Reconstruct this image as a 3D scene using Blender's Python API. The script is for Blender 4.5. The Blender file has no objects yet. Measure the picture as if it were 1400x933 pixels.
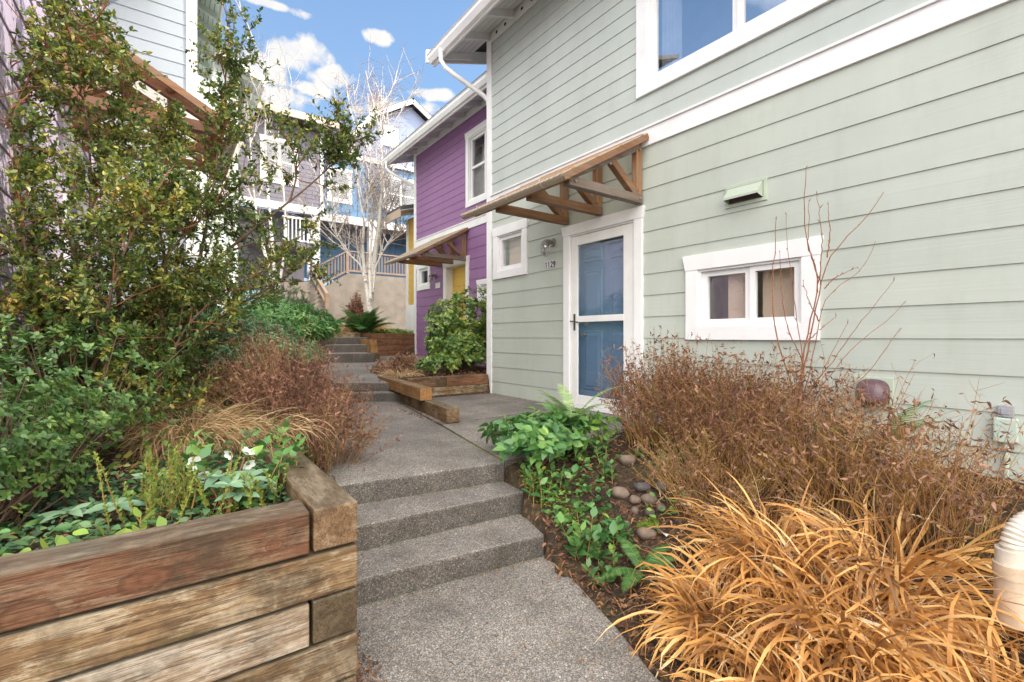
import bpy, math, random
import numpy as np
from mathutils import Vector, Matrix

# ------------------------------------------------------------------ basics
scene = bpy.context.scene
COL = scene.collection
H = 1.30                       # all heights below are written relative to eye level; the world is lifted by H
RNG = np.random.default_rng(7)
random.seed(7)
TH = math.atan2(468.0, 640.0)
FWD = np.array([math.sin(TH), math.cos(TH), 0.0])
RGT = np.array([math.cos(TH), -math.sin(TH), 0.0])

def at(u, v, t):
    """survey helper: the point seen at photo pixel (u, v) at depth t metres"""
    return FWD * t + RGT * ((u - 700) / 640 * t) + np.array([0, 0, (461 - v) / 640 * t])

def norm(a):
    a = np.asarray(a, float)
    n = np.linalg.norm(a, axis=-1, keepdims=True)
    return a / np.maximum(n, 1e-9)

class G:
    """collects geometry, then links it as one mesh object"""
    def __init__(self):
        self.V = []; self.Q = []; self.T = []; self.P = []; self.n = 0; self.sm = False
    def add(self, V, quads=None, tris=None):
        V = np.asarray(V, float).reshape(-1, 3)
        if quads is not None and len(quads): self.Q.append(np.asarray(quads, int).reshape(-1, 4) + self.n)
        if tris is not None and len(tris): self.T.append(np.asarray(tris, int).reshape(-1, 3) + self.n)
        self.V.append(V); self.n += len(V)
        return self
    def box(self, x0, x1, y0, y1, z0, z1):
        v = [(x0,y0,z0),(x1,y0,z0),(x1,y1,z0),(x0,y1,z0),(x0,y0,z1),(x1,y0,z1),(x1,y1,z1),(x0,y1,z1)]
        return self.add(v, [(0,3,2,1),(4,5,6,7),(0,1,5,4),(1,2,6,5),(2,3,7,6),(3,0,4,7)])
    def beam(self, a, b, w, h, up=(0,0,1)):
        """box of width w and height h whose axis runs from a to b"""
        a = np.asarray(a, float); b = np.asarray(b, float)
        d = norm(b - a); s = np.cross(d, np.asarray(up, float))
        if np.linalg.norm(s) < 1e-6: s = np.cross(d, (1,0,0))
        s = norm(s); u = np.cross(s, d)
        v = []
        for p in (a, b):
            for i, j in ((-1,-1),(1,-1),(1,1),(-1,1)):
                v.append(p + s * i * w / 2 + u * j * h / 2)
        return self.add(v, [(0,1,2,3),(7,6,5,4),(0,4,5,1),(1,5,6,2),(2,6,7,3),(3,7,4,0)])
    def prism(self, poly, z0, z1):
        """vertical prism; z1 may be a list of heights per corner"""
        n = len(poly)
        zt = z1 if hasattr(z1, '__len__') else [z1] * n
        zb = z0 if hasattr(z0, '__len__') else [z0] * n
        base = self.n
        self.V.append(np.array([(p[0], p[1], zb[i]) for i, p in enumerate(poly)] + [(p[0], p[1], zt[i]) for i, p in enumerate(poly)], float))
        self.n += 2 * n
        self.P.append([base + n + i for i in range(n)])
        self.P.append([base + n - 1 - i for i in range(n)])
        for i in range(n):
            j = (i + 1) % n
            self.P.append([base + i, base + j, base + n + j, base + n + i])
        return self
    def poly(self, pts):
        b = self.n; self.V.append(np.array(pts, float)); self.n += len(pts)
        self.P.append(list(range(b, b + len(pts)))); return self
    def tubes(self, paths, rad, k=5, cap=True):
        """paths (N,S,3), rad (N,S)"""
        self.sm = True
        P = np.asarray(paths, float)
        if P.ndim == 2: P = P[None]
        N, S, _ = P.shape
        R = np.broadcast_to(np.asarray(rad, float), (N, S))
        D = np.empty_like(P)
        D[:, 1:-1] = P[:, 2:] - P[:, :-2]; D[:, 0] = P[:, 1] - P[:, 0]; D[:, -1] = P[:, -1] - P[:, -2]
        D = norm(D)
        ref = np.tile(np.array([0.31, 0.17, 0.93]), (N, 1))
        mean = norm(P[:, -1] - P[:, 0])
        bad = np.abs((mean * norm(ref)).sum(-1)) > 0.9
        ref[bad] = (1, 0.2, 0.1)
        A = norm(np.cross(D, ref[:, None, :])); B = np.cross(D, A)
        ang = np.arange(k) / k * 2 * math.pi
        V = P[:, :, None, :] + R[:, :, None, None] * (A[:, :, None, :] * np.cos(ang)[None, None, :, None] + B[:, :, None, :] * np.sin(ang)[None, None, :, None])
        idx = np.arange(N * S * k).reshape(N, S, k)
        a = idx[:, :-1, :]; b = np.roll(a, -1, axis=2); c = idx[:, 1:, :]; d = np.roll(c, -1, axis=2)
        q = np.stack([a, b, d, c], -1).reshape(-1, 4)
        base = self.n
        self.add(V.reshape(-1, 3), q)
        if cap and N <= 40:
            for i in range(N):
                self.P.append([int(x) + base for x in idx[i, 0, ::-1]])
                self.P.append([int(x) + base for x in idx[i, -1, :]])
        return self
    def ribbons(self, paths, side, width):
        """flat blades: paths (N,S,3), side (N,3) or (N,S,3), width (N,S)"""
        self.sm = True
        P = np.asarray(paths, float); N, S, _ = P.shape
        W = np.asarray(width, float)
        side = np.asarray(side, float)
        if side.ndim == 2: side = side[:, None, :]
        L = P - side * W[..., None] / 2; Rr = P + side * W[..., None] / 2
        V = np.stack([L, Rr], 2)
        idx = np.arange(N * S * 2).reshape(N, S, 2)
        q = np.stack([idx[:, :-1, 0], idx[:, :-1, 1], idx[:, 1:, 1], idx[:, 1:, 0]], -1).reshape(-1, 4)
        return self.add(V.reshape(-1, 3), q)
    def leaves(self, tmpl, P, X, Z, s, jit=0.0):
        """copies of a leaf template (x along the leaf, z its normal)"""
        self.sm = True
        tv, tf = tmpl
        tv = np.asarray(tv, float)
        P = np.asarray(P, float); N = len(P)
        if N == 0: return self
        X = norm(X); Y = norm(np.cross(np.asarray(Z, float), X)); Zn = np.cross(X, Y)
        s = np.broadcast_to(np.asarray(s, float), (N,))
        tvn = np.broadcast_to(tv, (N,) + tv.shape).copy()
        if jit: 
            tvn[:, :, 1] *= RNG.uniform(1 - jit, 1 + jit, (N, 1)); tvn[:, :, 2] *= RNG.uniform(-0.4, 1.8, (N, 1))
        V = P[:, None, :] + s[:, None, None] * (tvn[:, :, 0:1] * X[:, None, :] + tvn[:, :, 1:2] * Y[:, None, :] + tvn[:, :, 2:3] * Zn[:, None, :])
        k = tv.shape[0]
        tf = np.asarray(tf, int)
        F = (tf[None] + (np.arange(N) * k)[:, None, None]).reshape(-1, tf.shape[1])
        if tf.shape[1] == 4: self.add(V.reshape(-1, 3), F)
        else: self.add(V.reshape(-1, 3), None, F)
        return self
    def build(self, name, mat, parent=None, org=None, smooth=False, bevel=0.0, extra=None):
        if extra is not None:
            n_main = sum(len(q) for q in self.Q); self.add(np.concatenate(extra[0].V), np.concatenate(extra[0].Q))
        V = np.concatenate(self.V) if self.V else np.zeros((0, 3))
        if parent is not None:
            org = np.array(parent['_org'])
        elif org is None:
            c0 = V.min(0); c1 = V.max(0); org = np.array([(c0[0]+c1[0])/2, (c0[1]+c1[1])/2, c0[2]])
        org = np.asarray(org, float)
        me = bpy.data.meshes.new(name)
        lv = []; ls = []; lt = []
        cur = 0
        for arr, k in ((self.Q, 4), (self.T, 3)):
            if arr:
                F = np.concatenate(arr); lv.append(F.ravel())
                ls.append(cur + np.arange(len(F)) * k); lt.append(np.full(len(F), k)); cur += F.size
        for p in self.P:
            lv.append(np.array(p)); ls.append(np.array([cur])); lt.append(np.array([len(p)])); cur += len(p)
        lv = np.concatenate(lv).astype(np.int32); ls = np.concatenate(ls).astype(np.int32); lt = np.concatenate(lt).astype(np.int32)
        me.vertices.add(len(V)); me.vertices.foreach_set('co', (V - org).astype(np.float32).ravel())
        me.loops.add(len(lv)); me.loops.foreach_set('vertex_index', lv)
        me.polygons.add(len(ls)); me.polygons.foreach_set('loop_start', ls); me.polygons.foreach_set('loop_total', lt)
        sm_ = bool(smooth or self.sm)
        me.update(calc_edges=True); me.validate()
        me.polygons.foreach_set('use_smooth', np.full(len(me.polygons), sm_))
        if sm_ and len(ls) < 6000 and len(ls) > 0: me.set_sharp_from_angle(angle=math.radians(50))
        me.materials.append(mat)
        if extra is not None:
            me.materials.append(extra[1])
            mi = np.zeros(len(me.polygons), np.int32); nq = sum(len(q) for q in self.Q); mi[n_main:nq] = 1; me.polygons.foreach_set('material_index', mi)
        ob = bpy.data.objects.new(name, me); COL.objects.link(ob)
        if parent is not None: ob.parent = parent
        else: ob.location = (org[0], org[1], org[2] + H)
        ob['_org'] = [float(x) for x in org]
        if bevel:
            m = ob.modifiers.new('bevel', 'BEVEL'); m.width = bevel; m.segments = 2; m.limit_method = 'ANGLE'; m.angle_limit = 0.6
        return ob

def tag(o, label=None, cat=None, group=None, kind=None):
    if label: o['label'] = label
    if cat: o['category'] = cat
    if group: o['group'] = group
    if kind: o['kind'] = kind
    return o

def thing(name, label, cat, org, group=None):
    o = bpy.data.objects.new(name, None); COL.objects.link(o)
    o.location = (org[0], org[1], org[2] + H); o.empty_display_size = 0.2
    o['_org'] = [float(x) for x in org]
    return tag(o, label, cat, group)

def copy_tree(o, parent=None):
    c = o.copy(); COL.objects.link(c)
    if parent is not None: c.parent = parent
    for ch in list(o.children): copy_tree(ch, c)
    return c

# ------------------------------------------------------------------ materials
class N:
    def __init__(self, name):
        self.m = bpy.data.materials.new(name); self.m.use_nodes = True
        self.t = self.m.node_tree; self.t.nodes.clear()
        self.out = self.t.nodes.new('ShaderNodeOutputMaterial')
    def n(self, typ, **kw):
        nd = self.t.nodes.new(typ)
        for k, v in kw.items():
            if k.startswith('i_'): nd.inputs[k[2:].replace('_', ' ')].default_value = v
            else: setattr(nd, k, v)
        return nd
    def l(self, a, b): self.t.links.new(a, b)
    def coord(self, scale=(1, 1, 1), rand=False):
        tc = self.n('ShaderNodeTexCoord'); mp = self.n('ShaderNodeMapping')
        mp.inputs['Scale'].default_value = scale
        self.l(tc.outputs['Object'], mp.inputs['Vector'])
        if rand:
            oi = self.n('ShaderNodeObjectInfo'); ml = self.n('ShaderNodeMath', operation='MULTIPLY'); ml.inputs[1].default_value = 37.0
            self.l(oi.outputs['Random'], ml.inputs[0])
            cb = self.n('ShaderNodeCombineXYZ')
            for k in range(3): self.l(ml.outputs[0], cb.inputs[k])
            self.l(cb.outputs[0], mp.inputs['Location'])
        return mp.outputs['Vector']
    def noise(self, vec, scale, detail=4, rough=0.55, dist=0.0):
        x = self.n('ShaderNodeTexNoise'); x.inputs['Scale'].default_value = scale; x.inputs['Detail'].default_value = detail
        x.inputs['Roughness'].default_value = rough; x.inputs['Distortion'].default_value = dist
        if vec is not None: self.l(vec, x.inputs['Vector'])
        return x.outputs['Fac']
    def ramp(self, fac, stops):
        r = self.n('ShaderNodeValToRGB'); e = r.color_ramp.elements
        while len(e) > len(stops): e.remove(e[-1])
        while len(e) < len(stops): e.new(1.0)
        for i, (p, c) in enumerate(stops):
            e[i].position = p; e[i].color = (c if len(c) == 4 else (*c, 1)) if hasattr(c, '__len__') else (c, c, c, 1)
        self.l(fac, r.inputs['Fac']); return r.outputs['Color']
    def mix(self, fac, a, b, mode='MIX'):
        x = self.n('ShaderNodeMix', data_type='RGBA', blend_type=mode)
        for s, v in ((0, fac), (6, a), (7, b)):
            if hasattr(v, 'is_linked') or hasattr(v, 'links'): self.l(v, x.inputs[s])
            else: x.inputs[s].default_value = v if s == 0 else (*v, 1) if len(v) == 3 else v
        return x.outputs[2]
    def bsdf(self, col, rough=0.6, spec=0.4, bump=None, bstr=0.3, bdist=0.01, metallic=0.0, transl=None):
        p = self.n('ShaderNodeBsdfPrincipled')
        if hasattr(col, 'links'): self.l(col, p.inputs['Base Color'])
        else: p.inputs['Base Color'].default_value = (*col, 1)
        if hasattr(rough, 'links'): self.l(rough, p.inputs['Roughness'])
        else: p.inputs['Roughness'].default_value = rough
        p.inputs['Specular IOR Level'].default_value = spec
        p.inputs['Metallic'].default_value = metallic
        if bump is not None:
            b = self.n('ShaderNodeBump'); b.inputs['Strength'].default_value = bstr; b.inputs['Distance'].default_value = bdist
            self.l(bump, b.inputs['Height']); self.l(b.outputs[0], p.inputs['Normal'])
        s = p.outputs[0]
        if transl:
            tr = self.n('ShaderNodeBsdfTranslucent')
            if hasattr(col, 'links'): self.l(col, tr.inputs['Color'])
            else: tr.inputs['Color'].default_value = (*col, 1)
            ms = self.n('ShaderNodeMixShader'); ms.inputs[0].default_value = transl
            self.l(p.outputs[0], ms.inputs[1]); self.l(tr.outputs[0], ms.inputs[2]); s = ms.outputs[0]
        self.l(s, self.out.inputs[0]); return self.m

def m_siding(name, col, grain_axis='Y', dirt=0.06):
    k = N(name)
    sc = {'Y': (60, 1.2, 60), 'X': (1.2, 60, 60)}[grain_axis]
    g = k.noise(k.coord(sc), 1.0, 5, 0.6)
    big = k.noise(k.coord((1, 1, 0.6)), 1.3, 4, 0.6)
    fine = k.noise(k.coord((1, 1, 1)), 9, 5, 0.7)
    c = k.mix(k.ramp(big, [(0.3, 0.0), (0.7, 1.0)]), tuple(x * (1 - dirt) for x in col), tuple(min(1, x * (1 + dirt)) for x in col))
    c = k.mix(k.ramp(fine, [(0.35, 0.0), (0.62, 0.0), (0.8, 0.35)]), c, tuple(x * 0.86 for x in col))
    gi = k.n('ShaderNodeNewGeometry')
    c = k.mix(k.ramp(gi.outputs['Random Per Island'], [(0.0, 0.0), (1.0, 0.85)]), c, (0.93, 0.935, 0.94), 'MULTIPLY')
    st = k.noise(k.coord((1.0, 2.2, 0.5) if grain_axis == 'Y' else (2.2, 1, .5)), 2.4, 7, 0.7)
    c = k.mix(k.ramp(st, [(0.5, 0.0), (0.72, 0.32)]), c, (0.80, 0.79, 0.74), 'MULTIPLY')
    return k.bsdf(c, 0.55, 0.3, g, 0.45, 0.004)

def m_paint(name, col, rough=0.45, dirt=0.05, scale=2.0):
    k = N(name)
    v = k.coord()
    big = k.noise(v, scale, 5, 0.65)
    fine = k.noise(v, 40, 3, 0.6)
    c = k.mix(k.ramp(big, [(0.35, 1.0), (0.65, 0.0)]), col, tuple(x * (1 - dirt * 2.2) for x in col))
    return k.bsdf(c, rough, 0.4, fine, 0.12, 0.003)

def m_concrete(name, base=(0.262, 0.252, 0.242), stain=0.55):
    k = N(name)
    v = k.coord()
    vo = k.n('ShaderNodeTexVoronoi', feature='F1'); vo.inputs['Scale'].default_value = 112; vo.inputs['Randomness'].default_value = 1.0; k.l(v, vo.inputs['Vector'])
    vo2 = k.n('ShaderNodeTexVoronoi', feature='F1'); vo2.inputs['Scale'].default_value = 260; k.l(v, vo2.inputs['Vector'])
    sp = k.n('ShaderNodeSeparateColor'); k.l(vo.outputs['Color'], sp.inputs[0])
    peb = k.ramp(sp.outputs[0], [(0.0, (0.07, 0.065, 0.06)), (0.3, (0.19, 0.18, 0.17)), (0.55, (0.31, 0.295, 0.28)), (0.78, (0.44, 0.41, 0.37)), (0.93, (0.34, 0.25, 0.18)), (1.0, (0.66, 0.64, 0.6))])
    edge = k.ramp(vo.outputs['Distance'], [(0.0, 0.0), (0.34, 0.0), (0.6, 1.0)])
    c = k.mix(edge, peb, (0.14, 0.135, 0.13))
    sp2 = k.n('ShaderNodeSeparateColor'); k.l(vo2.outputs['Color'], sp2.inputs[0])
    c = k.mix(k.ramp(sp2.outputs[1], [(0.0, 0.0), (0.8, 0.0), (1.0, 0.7)]), c, (0.5, 0.48, 0.45))
    vo3 = k.n('ShaderNodeTexVoronoi', feature='F1'); vo3.inputs['Scale'].default_value = 230; k.l(v, vo3.inputs['Vector'])
    sp3 = k.n('ShaderNodeSeparateColor'); k.l(vo3.outputs['Color'], sp3.inputs[0])
    fine3 = k.ramp(sp3.outputs[2], [(0.0, (0.06, 0.056, 0.052)), (0.4, (0.17, 0.16, 0.15)), (0.7, (0.28, 0.26, 0.24)), (0.9, (0.42, 0.39, 0.35)), (1.0, (0.3, 0.22, 0.16))])
    sel = k.noise(v, 34, 4, 0.7)
    c = k.mix(k.ramp(sel, [(0.47, 0.0), (0.54, 1.0)]), c, fine3)
    big = k.noise(v, 1.1, 8, 0.7)
    c = k.mix(k.ramp(big, [(0.40, 0.0), (0.60, stain + .2)]), c, (0.5, 0.5, 0.52), 'MULTIPLY')
    mid = k.noise(v, 5.0, 6, 0.7)
    c = k.mix(k.ramp(mid, [(0.42, 0.0), (0.7, 0.55)]), c, (0.62, 0.58, 0.5), 'MULTIPLY')
    moss = k.noise(k.coord((1, 1, 1)), 2.3, 7, 0.72)
    c = k.mix(k.ramp(moss, [(0.6, 0.0), (0.78, 0.4)]), c, (0.13, 0.14, 0.055))
    hs = k.n('ShaderNodeMix', data_type='RGBA', blend_type='MULTIPLY'); hs.inputs[0].default_value = 1.0
    k.l(c, hs.inputs[6]); hs.inputs[7].default_value = (base[0] / 0.24, base[1] / 0.24, base[2] / 0.24, 1)
    # shade put into the colour: vertical faces darkened as if lit from above
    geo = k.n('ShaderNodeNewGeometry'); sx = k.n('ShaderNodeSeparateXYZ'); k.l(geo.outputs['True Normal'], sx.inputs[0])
    side_shade = k.ramp(sx.outputs[2], [(0.0, 0.62), (0.45, 0.62), (0.8, 0.0)])
    c2 = k.mix(side_shade, hs.outputs[2], (0.32, 0.30, 0.28), 'MULTIPLY')
    return k.bsdf(c2, 0.75, 0.35, vo.outputs['Distance'], -0.55, 0.004)

def m_timber(name, axis, cols, moss=0.25, dark=0.5, pale=0.5, knots=()):
    """weathered landscape timber, grain along the axis; knots = (along, height, radius) in object space"""
    k = N(name)
    al = lambda l, t: {'X': (l, t, t), 'Y': (t, l, t), 'Z': (t, t, l)}[axis]
    v1 = k.coord(al(1.6, 26), True)
    g1 = k.noise(v1, 1.0, 8, 0.68, 1.2)
    g2 = k.noise(k.coord(al(7, 170), True), 1.0, 5, 0.75)
    pat = k.noise(k.coord(al(2.6, 9), True), 1.5, 9, 0.74, 0.5)
    blo = k.noise(k.coord((1, 1, 1), True), 3.4, 9, 0.72)
    c = k.ramp(g1, [(0.32, cols[0]), (0.5, cols[1]), (0.66, cols[2])])
    c = k.mix(k.ramp(pat, [(0.49, 0.0), (0.56, pale)]), c, cols[3])
    c = k.mix(k.ramp(g2, [(0.36, 0.8), (0.5, 0.0)]), c, (0.30, 0.23, 0.17), 'MULTIPLY')
    c = k.mix(k.ramp(blo, [(0.47, 0.0), (0.60, dark)]), c, (0.075, 0.053, 0.034))
    pat3 = k.noise(k.coord((1, 1, 1), True), 5.3, 9, 0.78)
    c = k.mix(k.ramp(pat3, [(0.53, 0.0), (0.66, moss)]), c, (0.17, 0.15, 0.045))
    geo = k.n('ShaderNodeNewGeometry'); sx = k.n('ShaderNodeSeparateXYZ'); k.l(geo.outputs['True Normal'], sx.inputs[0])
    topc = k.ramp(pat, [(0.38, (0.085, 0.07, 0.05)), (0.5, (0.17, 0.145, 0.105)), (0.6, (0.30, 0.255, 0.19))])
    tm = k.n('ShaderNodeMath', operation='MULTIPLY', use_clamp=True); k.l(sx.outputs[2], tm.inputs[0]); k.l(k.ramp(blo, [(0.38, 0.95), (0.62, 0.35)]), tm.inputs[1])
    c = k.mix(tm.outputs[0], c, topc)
    if knots:
        tc = k.n('ShaderNodeTexCoord'); so_ = k.n('ShaderNodeSeparateXYZ'); k.l(tc.outputs['Object'], so_.inputs[0])
        wob = k.noise(k.coord((1, 1, 1)), 14, 3, .5)
        A = so_.outputs[0 if axis == 'X' else 1]; Z = so_.outputs[2]
        def mm(op, x, y=None):
            m_ = k.n('ShaderNodeMath', operation=op)
            for i_, q in enumerate((x, y)):
                if q is None: continue
                if hasattr(q, 'links'): k.l(q, m_.inputs[i_])
                else: m_.inputs[i_].default_value = q
            return m_.outputs[0]
        for (ka, kz, kr) in knots:
            dx = mm('MULTIPLY', mm('SUBTRACT', A, ka), 0.62); dz = mm('SUBTRACT', Z, kz)
            r = mm('DIVIDE', mm('SQRT', mm('ADD', mm('MULTIPLY', dx, dx), mm('MULTIPLY', dz, dz))), kr)
            r = mm('ADD', r, mm('MULTIPLY', mm('SUBTRACT', wob, .5), 1.1))
            r = mm('ADD', r, mm('MULTIPLY', mm('SUBTRACT', g2, .5), .5))
            ring = k.ramp(mm('MULTIPLY', mm('ADD', mm('SINE', mm('MULTIPLY', r, 13.0)), 1.0), .5), [(0, (0.15, 0.062, 0.034)), (1, (0.22, 0.098, 0.055))])
            c = k.mix(k.ramp(r, [(0.2, 0.75), (0.8, 0.6), (1.2, 0.3), (1.7, 0.0)]), c, ring)
            c = k.mix(k.ramp(r, [(0.75, 0.0), (1.0, 0.5), (1.2, 0.1), (1.5, 0.0)]), c, (0.06, 0.033, 0.02))
    crk = k.noise(k.coord(al(1.1, 42), True), 1.0, 4, 0.6, 1.5)
    c = k.mix(k.ramp(crk, [(0.480, 0.0), (0.497, 0.75), (0.503, 0.75), (0.52, 0.0)]), c, (0.05, 0.035, 0.025))
    c = k.mix(0.9, c, (0.84, 0.83, 0.80), 'MULTIPLY')
    return k.bsdf(c, 0.85, 0.2, g2, 0.7, 0.006)

def m_wood(name, axis, cols, rough=0.6):
    k = N(name)
    s1 = {'X': (2, 30, 30), 'Y': (30, 2, 30), 'Z': (30, 30, 2)}[axis]
    g1 = k.noise(k.coord(s1, True), 1.0, 6, 0.6, 0.5)
    p = k.noise(k.coord((1, 1, 1), True), 3.0, 5, 0.7)
    c = k.ramp(g1, [(0.3, cols[0]), (0.7, cols[1])])
    c = k.mix(k.ramp(p, [(0.45, 0.0), (0.7, 0.75)]), c, cols[2])
    return k.bsdf(c, rough, 0.35, g1, 0.3, 0.003)

def m_leaf(name, stops, rough=0.45, spec=0.4, transl=0.25, bumpscale=None):
    """per-leaf colour: stops over each leaf's own random number, plus clumps by position"""
    k = N(name)
    geo = k.n('ShaderNodeNewGeometry')
    cl = k.noise(k.coord(), 2.6, 3, 0.6)
    ad = k.n('ShaderNodeMath', operation='MULTIPLY_ADD'); ad.inputs[1].default_value = 0.62
    k.l(geo.outputs['Random Per Island'], ad.inputs[0])
    sb = k.n('ShaderNodeMath', operation='MULTIPLY_ADD'); sb.inputs[1].default_value = 1.5; sb.inputs[2].default_value = -0.56
    k.l(cl, sb.inputs[0]); k.l(sb.outputs[0], ad.inputs[2]); ad.use_clamp = True
    gain = 1.35
    c = k.ramp(ad.outputs[0], [(p, tuple(min(.85, x * gain) for x in q)) for p, q in stops])
    return k.bsdf(c, rough, spec, transl=transl)

def m_plain(name, col, rough=0.5, spec=0.4, metallic=0.0, var=0.15, scale=6):
    k = N(name)
    n = k.noise(k.coord(), scale, 5, 0.65)
    c = k.mix(k.ramp(n, [(0.3, 0.0), (0.7, 1.0)]), tuple(x * (1 - var) for x in col), tuple(min(1, x * (1 + var)) for x in col))
    return k.bsdf(c, rough, spec, n, 0.08, 0.004, metallic)

def m_glass(name, refl=0.22, tint=(0.955, 0.965, 0.975)):
    k = N(name)
    tr = k.n('ShaderNodeBsdfTransparent'); tr.inputs[0].default_value = (*tint, 1)
    gl = k.n('ShaderNodeBsdfGlossy'); gl.inputs['Roughness'].default_value = 0.015; gl.inputs['Color'].default_value = (0.95, 0.97, 1, 1)
    lw = k.n('ShaderNodeLayerWeight'); pw = k.n('ShaderNodeMath', operation='POWER'); pw.inputs[1].default_value = 4.0
    k.l(lw.outputs['Facing'], pw.inputs[0])
    ad = k.n('ShaderNodeMath', operation='MULTIPLY_ADD', use_clamp=True); ad.inputs[1].default_value = 0.45; ad.inputs[2].default_value = refl
    k.l(pw.outputs[0], ad.inputs[0])
    ms = k.n('ShaderNodeMixShader'); k.l(ad.outputs[0], ms.inputs[0]); k.l(tr.outputs[0], ms.inputs[1]); k.l(gl.outputs[0], ms.inputs[2])
    k.l(ms.outputs[0], k.out.inputs[0]); return k.m

def m_soil(name):
    k = N(name)
    v = k.coord()
    n1 = k.noise(v, 26, 7, 0.75); n2 = k.noise(v, 2.2, 5, 0.65)
    vo = k.n('ShaderNodeTexVoronoi', feature='F1'); vo.inputs['Scale'].default_value = 42; k.l(k.coord((1, 1.6, 1)), vo.inputs['Vector'])
    sp = k.n('ShaderNodeSeparateColor'); k.l(vo.outputs['Color'], sp.inputs[0])
    c = k.ramp(n1, [(0.3, (0.022, 0.015, 0.011)), (0.55, (0.06, 0.042, 0.03)), (0.75, (0.12, 0.085, 0.058))])
    c = k.mix(k.ramp(sp.outputs[0], [(0.0, 0.0), (0.72, 0.0), (0.9, 0.8)]), c, (0.17, 0.085, 0.045))
    c = k.mix(k.ramp(n2, [(0.5, 0.0), (0.72, 0.35)]), c, (0.10, 0.10, 0.035))
    return k.bsdf(c, 0.9, 0.2, n1, 0.8, 0.02)

M = {}
M['green'] = m_siding('green_siding', (0.475, 0.507, 0.452), 'Y')
M['greenu'] = m_siding('green_upper_siding', (0.485, 0.525, 0.49), 'Y')
M['purple'] = m_siding('purple_siding', (0.30, 0.155, 0.315), 'Y')
M['lilac'] = m_siding('lilac_siding', (0.62, 0.53, 0.68), 'Y')
M['gray'] = m_siding('pale_gray_siding', (0.40, 0.45, 0.48), 'X')
M['mint'] = m_paint('mint_soffit_paint', (0.76, 0.83, 0.77))
M['yellow'] = m_siding('yellow_siding', (0.66, 0.43, 0.10), 'Y')
M['blue'] = m_siding('blue_siding', (0.13, 0.26, 0.43), 'X')
M['bluegable'] = m_siding('lavender_blue_siding', (0.27, 0.32, 0.47), 'X')
M['mauve'] = m_siding('mauve_brown_siding', (0.20, 0.185, 0.225), 'X')
M['white'] = m_paint('white_trim_paint', (0.86, 0.85, 0.85))
M['whited'] = m_paint('white_door_paint', (0.86, 0.845, 0.83), 0.4)
M['soffit'] = m_paint('white_soffit_paint', (0.74, 0.74, 0.75), 0.6)
M['bluedoor'] = m_paint('blue_door_paint', (0.15, 0.25, 0.375), 0.4)
M['yellowdoor'] = m_paint('yellow_door_paint', (0.72, 0.46, 0.08), 0.4)
M['roof'] = m_plain('dark_roof_shingle', (0.10, 0.095, 0.09), 0.85)
M['room'] = m_plain('dim_room_wall', (0.46, 0.41, 0.36), 0.9)
M['curtain'] = m_plain('white_curtain_cloth', (0.8, 0.8, 0.8), 0.9)
M['blind'] = m_plain('brown_window_blind', (0.62, 0.46, 0.345), 0.8, var=.06)
M['glass'] = m_glass('window_glass', 0.08)
M['glassu'] = m_glass('upper_window_glass', 0.42)
M['glassd'] = m_glass('storm_door_glass', 0.06)
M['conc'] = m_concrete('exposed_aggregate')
M['concwall'] = m_plain('tan_concrete_wall', (0.29, 0.25, 0.21), 0.85, var=0.2, scale=2.5)
M['soil'] = m_soil('dark_garden_soil')
tcols = [(0.115, 0.058, 0.032), (0.19, 0.105, 0.06), (0.27, 0.165, 0.10), (0.40, 0.31, 0.21)]
M['tx_cap'] = m_timber('red_brown_timber_x', 'X', [(0.13, 0.05, 0.028), (0.20, 0.095, 0.055), (0.28, 0.155, 0.095), (0.36, 0.25, 0.165)], 0.4, 0.8, 0.5, [(.55, .645, .036), (.325, .622, .04), (.17, .66, .012), (.86, .655, .016)])
M['tx'] = m_timber('weathered_timber_x', 'X', [(0.16, 0.09, 0.045), (0.28, 0.17, 0.09), (0.42, 0.29, 0.165), (0.58, 0.47, 0.33)], 0.5, 0.7, 0.75)
M['tx_pale'] = m_timber('pale_timber_x', 'X', [(0.26, 0.17, 0.105), (0.40, 0.29, 0.20), (0.52, 0.42, 0.32), (0.62, 0.55, 0.46)], 0.25, 0.55, 0.7)
M['ty'] = m_timber('weathered_timber_y', 'Y', [(0.15, 0.085, 0.045), (0.24, 0.145, 0.08), (0.33, 0.215, 0.125), (0.42, 0.31, 0.21)], 0.5, 0.6, 0.5)
M['ty_dark'] = m_timber('dark_timber_y', 'Y', [(0.075, 0.05, 0.03), (0.12, 0.085, 0.05), (0.18, 0.13, 0.08), (0.22, 0.17, 0.11)], 0.4, 0.6, 0.3)
M['tx_red'] = m_timber('reddish_timber_x', 'X', [(0.17, 0.07, 0.04), (0.27, 0.12, 0.065), (0.35, 0.18, 0.10), (0.40, 0.25, 0.15)], 0.3, 0.5, 0.3)
M['ty_or'] = m_timber('orange_timber_y', 'Y', [(0.30, 0.14, 0.05), (0.42, 0.21, 0.08), (0.50, 0.28, 0.12), (0.45, 0.3, 0.16)], 0.2, 0.3, 0.3)
wc = [(0.16, 0.075, 0.035), (0.30, 0.155, 0.075), (0.22, 0.17, 0.125)]
M['wx'] = m_wood('stained_cedar_x', 'X', wc)
M['wxr'] = m_wood('red_stained_cedar_x', 'X', [(0.15, 0.055, 0.028), (0.27, 0.105, 0.05), (0.2, 0.12, 0.08)])
M['wy'] = m_wood('stained_cedar_y', 'Y', [(0.30, 0.14, 0.05), (0.46, 0.24, 0.095), (0.30, 0.20, 0.13)])
M['wz'] = m_wood('stained_cedar_z', 'Z', [(0.22, 0.11, 0.05), (0.38, 0.20, 0.10), (0.28, 0.2, 0.14)])
M['wgray'] = m_wood('gray_weathered_beam', 'X', [(0.12, 0.085, 0.065), (0.24, 0.18, 0.14), (0.22, 0.19, 0.17)])
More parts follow.
